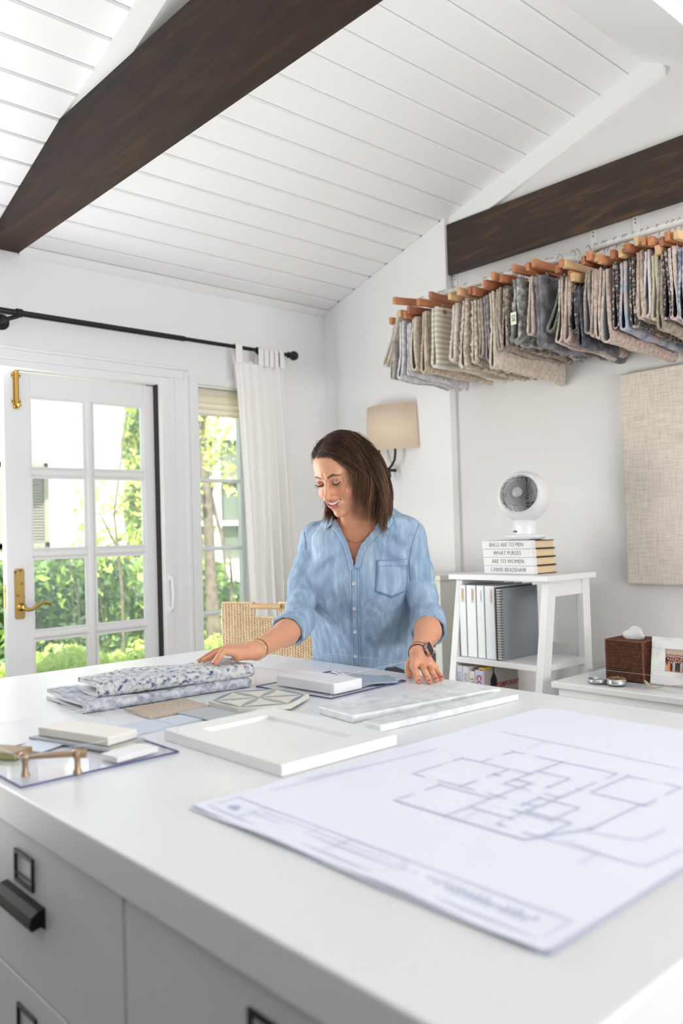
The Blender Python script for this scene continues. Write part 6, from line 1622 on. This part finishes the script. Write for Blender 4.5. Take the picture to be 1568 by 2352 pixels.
m_ = MB(); m_.prism(rrect(.0285, .0335, .007), 2, .0042, .0056); m_.xf(Mw); m_.build('watch_screen', mat('black_glass', (14, 14, 16), 0.08), wcase, 0.0006)
m_ = MB(); m_.prism(rrect(.012, .040, .004), 2, -.0065, -.003); m_.xf(Mw); m_.build('watch_strap', LTH, wcase)
fr3 = fL[2][0]; rc = Vector(fr3[0]).lerp(Vector(fr3[1]), 0.35); rt = (Vector(fr3[1])-Vector(fr3[0])).normalized()
ring_band(rc, rt, .0094, .0028, .0012, CHROME, 'ring', 24)
m_ = MB(); m_.lathe([(0, 0), (.0026, .0015), (.0030, .003), (.0018, .0042), (0, .0042)], rc+Vector((-.2, -.2, .95)).normalized()*0.0095, 10); m_.build('ring_stone', mat('diamond', (235, 238, 240), 0.05, metal=0.6), wm)
nk = MB(); pts = []
for (x, y) in dens([(776, 1214), (783, 1224), (793, 1236), (805, 1243), (818, 1246), (830, 1243), (842, 1232), (850, 1218), (856, 1200)], 4):
    h_ = bvh_body.ray_cast(CAM, ray(x, y).normalized()); pts.append(h_[0]+h_[1]*0.0012 if h_[0] else atd(x, y, 2.5))
nk.tube(pts, 0.0006, 5)
for k in range(2, len(pts), 6): nk.lathe([(0, -.0018), (.0018, 0), (0, .0018)], pts[k]+VIEW*0.001, 8)
nk.build('necklace', mat('thin_gold_chain', (200, 160, 110), 0.25, metal=1.0), wm)

# ---- hair: clumped strands swept from a side part
def hair():
    rs = np.random.RandomState(5); G = Vector((0, 0, -1))
    PARTX = 0.026
    V_, Q_, Cc = [], [], []
    cols = [np.array(srgb(c_)) for c_ in ((60, 40, 30), (76, 52, 38), (92, 64, 46), (112, 80, 56), (150, 112, 78))]
    gl = np.array([G.dot(Xv), G.dot(Fv), G.dot(Uv)])
    lW = lambda p: p
    # collision field in local coordinates
    def push(p, t):
        for _ in range(2):
            W = A3(to_world(p))[None]; best = None
            infl = 0.002+0.009*min(1, t*1.8)
            q = (p-np.array([0, -.022, .034]))/(np.array([.072, .085, .076])+infl); k = np.linalg.norm(q)
            if k < 1: p = np.array([0, -.022, .034])+q/k*(np.array([.072, .085, .076])+infl)
            q = (p-np.array([0, .010, -.04]))/(np.array([.058, .058, .075])+infl*0.6); k = np.linalg.norm(q)
            if k < 1: p = np.array([0, .010, -.04])+q/k*(np.array([.058, .058, .075])+infl*0.6)
        return p
    nguide = 600; guides = []
    tries = 0
    while len(guides) < nguide and tries < 20000:
        tries += 1
        n = rs.normal(size=3); n /= np.linalg.norm(n); p = np.array([0, -.022, .034])+n*np.array([.072, .085, .076])
        if p[2] < -0.06: continue
        if hairline(p[None])[0] < 0.9: continue
        guides.append(p)
    guides += [np.array([.066, rs.uniform(-.05, -.01), rs.uniform(-.06, -.03)]) for _ in range(34)]
    for gi, root in enumerate(guides):
        side = -1 if root[0] < PARTX else 1
        fr = np.clip((root[1]+0.01)/0.06, 0, 1)           # 1 at the forehead
        dist = abs(root[0]-PARTX); low = np.clip((0.06-root[2])/0.12, 0, 1)
        L = (0.280 if side < 0 else 0.30)*(1-0.45*low); L *= rs.uniform(0.88, 1.05)
        if side < 0: dirv = np.array([-0.85 if dist < .06 else -0.35, -0.10-0.10*fr, 0.22 if dist < .03 else -0.15])
        else: dirv = np.array([0.45, -0.85, 0.15])
        extra = gi >= len(guides)-34
        if extra: dirv = np.array([0.0, 0.05, -0.6]); L = rs.uniform(.10, .145)
        dirv /= np.linalg.norm(dirv); p = root.copy(); path = [p.copy()]; n = 18; st = L/n
        flip = rs.uniform(-0.3, 1.0)
        for k in range(n):
            t = k/n
            if side < 0: back = np.array([0, -1, 0])*(0.18*fr if t < .22 else (0.62*fr*(1-t)+0.20)) + np.array([0, .25*(1-fr), 0])*(t > .45)
            elif extra: back = np.array([-0.10+.32*(t > .5), 0.30, 0])
            else: back = np.array([0, -1, 0])*(0.8*(1-t)**2)+np.array([0.05, 0.20, 0])*(t > .45)
            g = gl*(0.30+1.0*t)
            dv_ = dirv*1.5+g+back
            if side < 0 and t > .6: dv_ += np.array([0.22, 0.04, 0])
            if t > .80: dv_ += np.array([0.40*side, 0.20, 0.10])*flip
            dv_ += rs.normal(size=3)*0.05
            dirv = dv_/np.linalg.norm(dv_); p = push(p+dirv*st, t)
            dirv2 = p-path[-1]; dirv = dirv2/max(1e-6, np.linalg.norm(dirv2)); path.append(p.copy())
        path = np.array(path)
        c0g = cols[rs.choice(5, p=[.28, .3, .26, .12, .04])]
        # a frame for spreading the children
        nch = 22; spread = 0.0080
        tang = np.gradient(path, axis=0); tang /= np.linalg.norm(tang, axis=1)[:, None]
        ctr = path-np.array([0, -.015, .0]); nr_ = np.cross(tang, ctr); nr_ /= np.maximum(1e-6, np.linalg.norm(nr_, axis=1))[:, None]; ou = np.cross(nr_, tang)
        for c in range(nch):
            c0 = c0g if rs.rand() < .6 else cols[rs.choice(5, p=[.26, .3, .26, .13, .05])]
            a, b = rs.normal()*spread, abs(rs.normal())*spread*0.45; ph_ = rs.uniform(0, 6); cut = rs.randint(0, 5)
            tt = np.linspace(0, 1, len(path)); sp = (1.0-0.55*tt)*1.0+0.55*(tt > .8)*(tt-.8)*4
            wa = 0.0016 if c else 0.005
            S_ = path+nr_*(a*sp+wa*np.sin(tt*9+ph_)*(.3+tt))[:, None]+ou*(b*sp+wa*.8*np.cos(tt*7+ph_)*(.3+tt))[:, None]
            S_ = S_[:len(S_)-cut]; m_ = len(S_); rad = (0.00042*np.minimum(1, (1-np.linspace(0, 1, m_))*3.5+0.15))*rs.uniform(.8, 1.3)
            Wd = A3(HO)+S_@HM
            tg_ = np.gradient(Wd, axis=0); tg_ /= np.linalg.norm(tg_, axis=1)[:, None]; e1 = np.cross(tg_, np.array([.3, .2, 1.0])); e1 /= np.maximum(1e-6, np.linalg.norm(e1, axis=1))[:, None]; e2 = np.cross(tg_, e1)
            vv = np.stack([Wd+(e1*math.cos(2*PI*j/3)+e2*math.sin(2*PI*j/3))*rad[:, None] for j in range(3)], 1).reshape(-1, 3)
            o_ = sum(0 for _ in ()) + hair.off; hair.off += len(vv)
            i_ = np.arange(m_-1)[:, None]*3; j_ = np.arange(3)[None]; jn = (j_+1) % 3
            q = np.stack([i_+j_, i_+jn, i_+3+jn, i_+3+j_], -1).reshape(-1, 4)+o_
            cc = c0*(1-0.0)*rs.uniform(0.75, 1.25); cc[3] = 1; V_.append(vv); Q_.append(q)
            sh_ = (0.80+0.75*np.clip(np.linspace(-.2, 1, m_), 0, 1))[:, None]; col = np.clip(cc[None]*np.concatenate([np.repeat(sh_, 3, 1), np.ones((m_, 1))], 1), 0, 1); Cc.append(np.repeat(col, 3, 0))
    return np.concatenate(V_), np.concatenate(Q_), np.concatenate(Cc)
hair.off = 0
hv, hq, hc_ = hair()
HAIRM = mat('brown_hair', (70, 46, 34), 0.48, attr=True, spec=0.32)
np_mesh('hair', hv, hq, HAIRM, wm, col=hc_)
# ================================================================== garden outside the doors
LAWN = mat('lawn', (96, 132, 62), 0.95, col2=(134, 168, 84), scale=6, bump=0.8, bscale=90)
g = MB().box(-8, 16, 3.72, 16, -0.12, -0.04); struct(g.build('garden_ground', LAWN))
gv = MB().box(-3, 14, 3.68, 4.6, -0.06, -0.02); struct(gv.build('terrace', mat('terrace_paving', (206, 198, 186), 0.8)))
NW = mat('neighbour_stucco', (240, 238, 232), 0.85)
HY = 8.6
nb_ = thing('neighbour_house', (5, HY, 0), 'sunlit white stucco house with louvred shutter beyond the garden', 'house')
box('wall', -4, 4.62, HY, HY+0.3, -0.04, 3.4, NW, nb_)
ev = MB(); ev.prism([(HY-0.55, 3.02), (HY+0.4, 3.20), (HY+0.4, 3.40), (HY-0.55, 3.16)], 0, -4, 3.5); ev.build('eave', mat('mauve_eave', (176, 160, 158), 0.8), nb_)
MB().prism([(2.7, 2.42), (3.50, 2.78), (3.50, 2.90), (2.7, 2.56)], 1, 8.02, 8.12).build('gable_rake', mat('mauve_eave', (176, 160, 158), 0.8), nb_)
roof = MB(); roof.prism([(HY-0.6, 3.16), (HY+3, 4.4), (HY+3, 4.3), (HY-0.6, 3.10)], 0, -4, 3.5); roof.build('roof', mat('roof_tiles', (150, 120, 104), 0.9), nb_)
LV = mat('grey_louvre', (128, 124, 116), 0.7)
sh0 = at(66, 1064, 1, HY-0.05); sh1 = at(114, 1258, 1, HY-0.05)
shx0, shx1, shz0, shz1 = 3.10, sh1.x, sh1.z, at(113, 1063, 1, HY-.05).z
fr2 = MB(); fr2.box(shx0, shx0+0.05, HY-0.06, HY, shz0, shz1); fr2.box(shx1-0.05, shx1, HY-0.06, HY, shz0, shz1); fr2.box(shx0, shx1, HY-0.06, HY, shz1-0.06, shz1); fr2.box(shx0, shx1, HY-0.06, HY, shz0, shz0+0.06)
shu = fr2.build('shutter', LV, nb_)
box('shutter_back', shx0+0.04, shx1-0.04, HY-0.012, HY-0.002, shz0+.04, shz1-.04, LV, shu)
z = shz0+0.07
while z < shz1-0.08:
    m_ = MB(); m_.prism([(HY-0.05, z), (HY-0.015, z+0.03), (HY-0.010, z+0.03), (HY-0.045, z-0.002)], 0, shx0+0.05, shx1-0.05); m_.build('louvre', LV, shu); z += 0.030
# porch with paned windows seen through the side light
PW = mat('porch_white', (238, 236, 230), 0.7); DG = mat('dim_window', (92, 100, 92), 0.25)
po = thing('garden_room', (6.5, 8.2, 0), 'white paned garden room seen through the side window', 'house')
py_ = 8.0
box('base_wall', 5.0, 9.0, py_, py_+0.2, -0.04, 1.02, PW, po); box('head_wall', 5.0, 9.0, py_, py_+0.2, 2.42, 3.3, PW, po)
box('window_glass', 5.0, 9.0, py_+0.10, py_+0.12, 1.02, 2.42, DG, po)
for k in range(9): box('mullion', 5.0+k*0.36, 5.0+k*0.36+(0.10 if k % 2 == 0 else 0.05), py_, py_+0.08, 1.02, 2.42, PW, po)
for z in (1.42, 1.92): box('glazing_bar', 5.0, 8.2, py_+0.01, py_+0.07, z, z+0.05, PW, po)
# a leaf cloud: every leaf a folded two-triangle blade
def leaves(name, boxes, n, size, mats, parent=None, seed=1, shape='box', clump=0.0):
    rs = np.random.RandomState(seed); vol = np.array([max(1e-4, (b[1]-b[0])*(b[3]-b[2])*(b[5]-b[4])) for b in boxes]); p = vol/vol.sum()
    idx = rs.choice(len(boxes), n, p=p); B = np.array(boxes)[idx]; u = rs.rand(n, 3)
    if shape == 'ball':
        d = rs.normal(size=(n, 3)); d /= np.linalg.norm(d, axis=1)[:, None]; u = 0.5+d*0.5*(rs.rand(n, 1)**0.25)
    c = np.stack([B[:, 0]+(B[:, 1]-B[:, 0])*u[:, 0], B[:, 2]+(B[:, 3]-B[:, 2])*u[:, 1], B[:, 4]+(B[:, 5]-B[:, 4])*u[:, 2]], 1)
    c += 0.05*np.sin(c[:, [1, 2, 0]]*9+seed)
    a = rs.normal(size=(n, 3)); a /= np.linalg.norm(a, axis=1)[:, None]
    t = np.cross(a, rs.normal(size=(n, 3))); t /= np.linalg.norm(t, axis=1)[:, None]; nn = np.cross(a, t)
    s = size*(0.6+0.8*rs.rand(n, 1))
    v = np.stack([c-a*s, c+t*s*0.42+nn*s*0.12, c+a*s, c-t*s*0.42+nn*s*0.12], 1).reshape(-1, 3)
    me = bpy.data.meshes.new(name); me.vertices.add(n*4); me.vertices.foreach_set('co', v.ravel())
    me.loops.add(n*4); me.loops.foreach_set('vertex_index', np.arange(n*4)); me.polygons.add(n)
    me.polygons.foreach_set('loop_start', np.arange(n)*4); me.polygons.foreach_set('loop_total', np.full(n, 4))
    for m in mats: me.materials.append(m)
    me.polygons.foreach_set('material_index', rs.randint(0, len(mats), n)); me.update(calc_edges=True)
    o = bpy.data.objects.new(name, me); C.objects.link(o)
    if parent is not None: o.parent = parent; o.matrix_basis = world_of(parent).inverted()
    o['kind'] = 'stuff'
    return o
def leafm(nm, c, t): return mat(nm, c, 0.5, trans=0.45, tcol=t)
LB = [leafm('leaf_bright', (200, 216, 122), (232, 246, 140)), leafm('leaf_lime', (222, 234, 150), (242, 250, 170)), leafm('leaf_mid', (176, 204, 104), (216, 236, 124))]
LD = [leafm('leaf_deep', (94, 118, 92), (122, 150, 100)), leafm('leaf_green', (116, 142, 98), (150, 180, 110)), leafm('leaf_bluegreen', (108, 130, 114), (130, 158, 122)), leafm('leaf_light', (158, 188, 104), (200, 226, 120))]
LY = [leafm('leaf_yellow', (190, 196, 96), (225, 228, 130)), leafm('leaf_pale', (204, 208, 130), (232, 236, 150)), leafm('leaf_olive', (140, 150, 80), (185, 190, 100))]
def bush(name, x0, x1, y0, y1, z1, n, size, mats, label, seed, cat='bush', z0=0.0, shape='box'):
    b = thing(name, ((x0+x1)/2, (y0+y1)/2, -0.04), label, cat)
    leaves('foliage', [(x0, x1, y0, y1, z0, z1)], n, size, mats, b, seed, shape)
    st_ = MB(); rs = random.Random(seed)
    for k in range(7):
        x = rs.uniform(x0, x1); y = rs.uniform(y0, y1); st_.tube([(x, y, -0.04), (x+rs.uniform(-.1, .1), y+rs.uniform(-.1, .1), z1*0.5), (x+rs.uniform(-.2, .2), y+rs.uniform(-.1, .1), z1*0.85)], [0.006, 0.004, 0.002], 5)
    st_.build('stems', mat('twig_bark', (70, 70, 50), 0.9), b)
    return b
bush('low_hedge', 1.75, 3.7, 4.70, 5.12, 0.60, 15000, 0.030, LB, 'low sunlit lime green hedge right outside the door', 1, 'hedge')
bush('low_hedge', -0.6, 1.70, 4.7, 5.12, 0.75, 7000, 0.030, LB, 'low sunlit hedge at the far left behind the open doorway', 11, 'hedge')
bush('shrub', 2.02, 3.20, 6.0, 6.9, 1.18, 9000, 0.045, LD, 'dark leafy shrub behind the left panes of the door', 2, z0=0.35)
bush('shrub', 3.27, 4.5, 6.45, 7.2, 1.08, 8000, 0.045, LD+[LB[0]], 'dark leafy shrub behind the right panes of the door', 3, z0=0.35)
bush('shrub', 3.9, 5.4, 5.7, 6.35, 0.90, 7000, 0.045, LD, 'green shrub behind the tree trunk in the side window', 4)
bush('shrub', 0.2, 1.95, 6.1, 6.9, 1.35, 6000, 0.045, LD, 'tall shrub at the far left edge of the door', 5)
bush('climber', 4.42, 4.95, 8.2, 8.5, 2.75, 5200, 0.050, LD+LY, 'climbing plant covering the corner of the white house', 6, 'climbing plant', z0=0.9)
bush('shrub', 2.65, 2.9, 5.6, 5.8, 1.75, 110, 0.045, LB, 'thin sprig growing up before the grey shutter', 8, z0=1.0)
# trees with pale leaves
def tree(name, pts, rad, boxes, n, size, mats, label, seed, branches=()):
    t = thing(name, (pts[0][0], pts[0][1], -0.04), label, 'tree')
    m_ = MB(); m_.tube(pts, rad, 10)
    for bp_, br_ in branches: m_.tube(bp_, br_, 7)
    m_.build('trunk', mat('grey_bark', (112, 100, 90), 0.9, col2=(84, 74, 66), scale=20, bump=0.6, bscale=40), t)
    leaves('foliage', boxes, n, size, mats, t, seed)
    return t
def w(px, py, Y): q = at(px, py, 1, Y); return (q.x, q.y, q.z)
T1 = [w(500, 1620, 5.3)[:2]+(-0.04,), w(500, 1520, 5.3), w(490, 1440, 5.3), w(486, 1380, 5.3), w(482, 1280, 5.3), w(478, 1180, 5.3), w(470, 1090, 5.3), w(462, 1000, 5.3), w(470, 900, 5.3), w(480, 800, 5.3)]
tree('crape_tree', T1, [0.06, 0.055, 0.062, 0.05, 0.042, 0.040, 0.036, 0.03, 0.022, 0.012],
     [w(455, 1060, 5.3)[0:1]*1+() and (w(440, 1000, 5.3)[0]-.05, w(520, 1000, 5.3)[0]+.1, 5.1, 5.6, w(480, 1180, 5.3)[2]+.15, 2.6), (3.3, 3.75, 5.1, 5.7, 1.95, 2.9)], 950, 0.033, LY+LB, 'slender grey barked tree seen through the side window', 21,
     [([w(472, 1090, 5.3), w(490, 1160, 5.3), w(508, 1230, 5.3), w(520, 1330, 5.2)], [0.018, 0.016, 0.014, 0.006]), ([w(486, 1380, 5.3), w(470, 1360, 5.3)], [0.02, 0.01]), ([w(530, 1520, 5.5), w(532, 1330, 5.5), w(526, 1250, 5.5)], [0.016, 0.012, 0.008])])
T2 = [w(285, 1500, 5.6)[:2]+(-0.04,), w(280, 1350, 5.6), w(270, 1260, 5.6), w(262, 1180, 5.6), w(275, 1080, 5.6), w(290, 950, 5.6)]
tree('sapling', T2, [0.012, 0.011, 0.010, 0.009, 0.007, 0.004], [(2.98, 3.55, 5.3, 5.85, 1.2, 1.9), (3.25, 3.6, 5.35, 5.85, 1.9, 2.5)], 620, 0.034, LY+LB[:2], 'young tree with pale yellow leaves behind the right panes', 22,
     [([w(270, 1260, 5.6), w(230, 1180, 5.6), w(140, 1165, 5.6)], [0.010, 0.007, 0.003]), ([w(262, 1180, 5.6), w(310, 1120, 5.6)], [0.008, 0.003])])
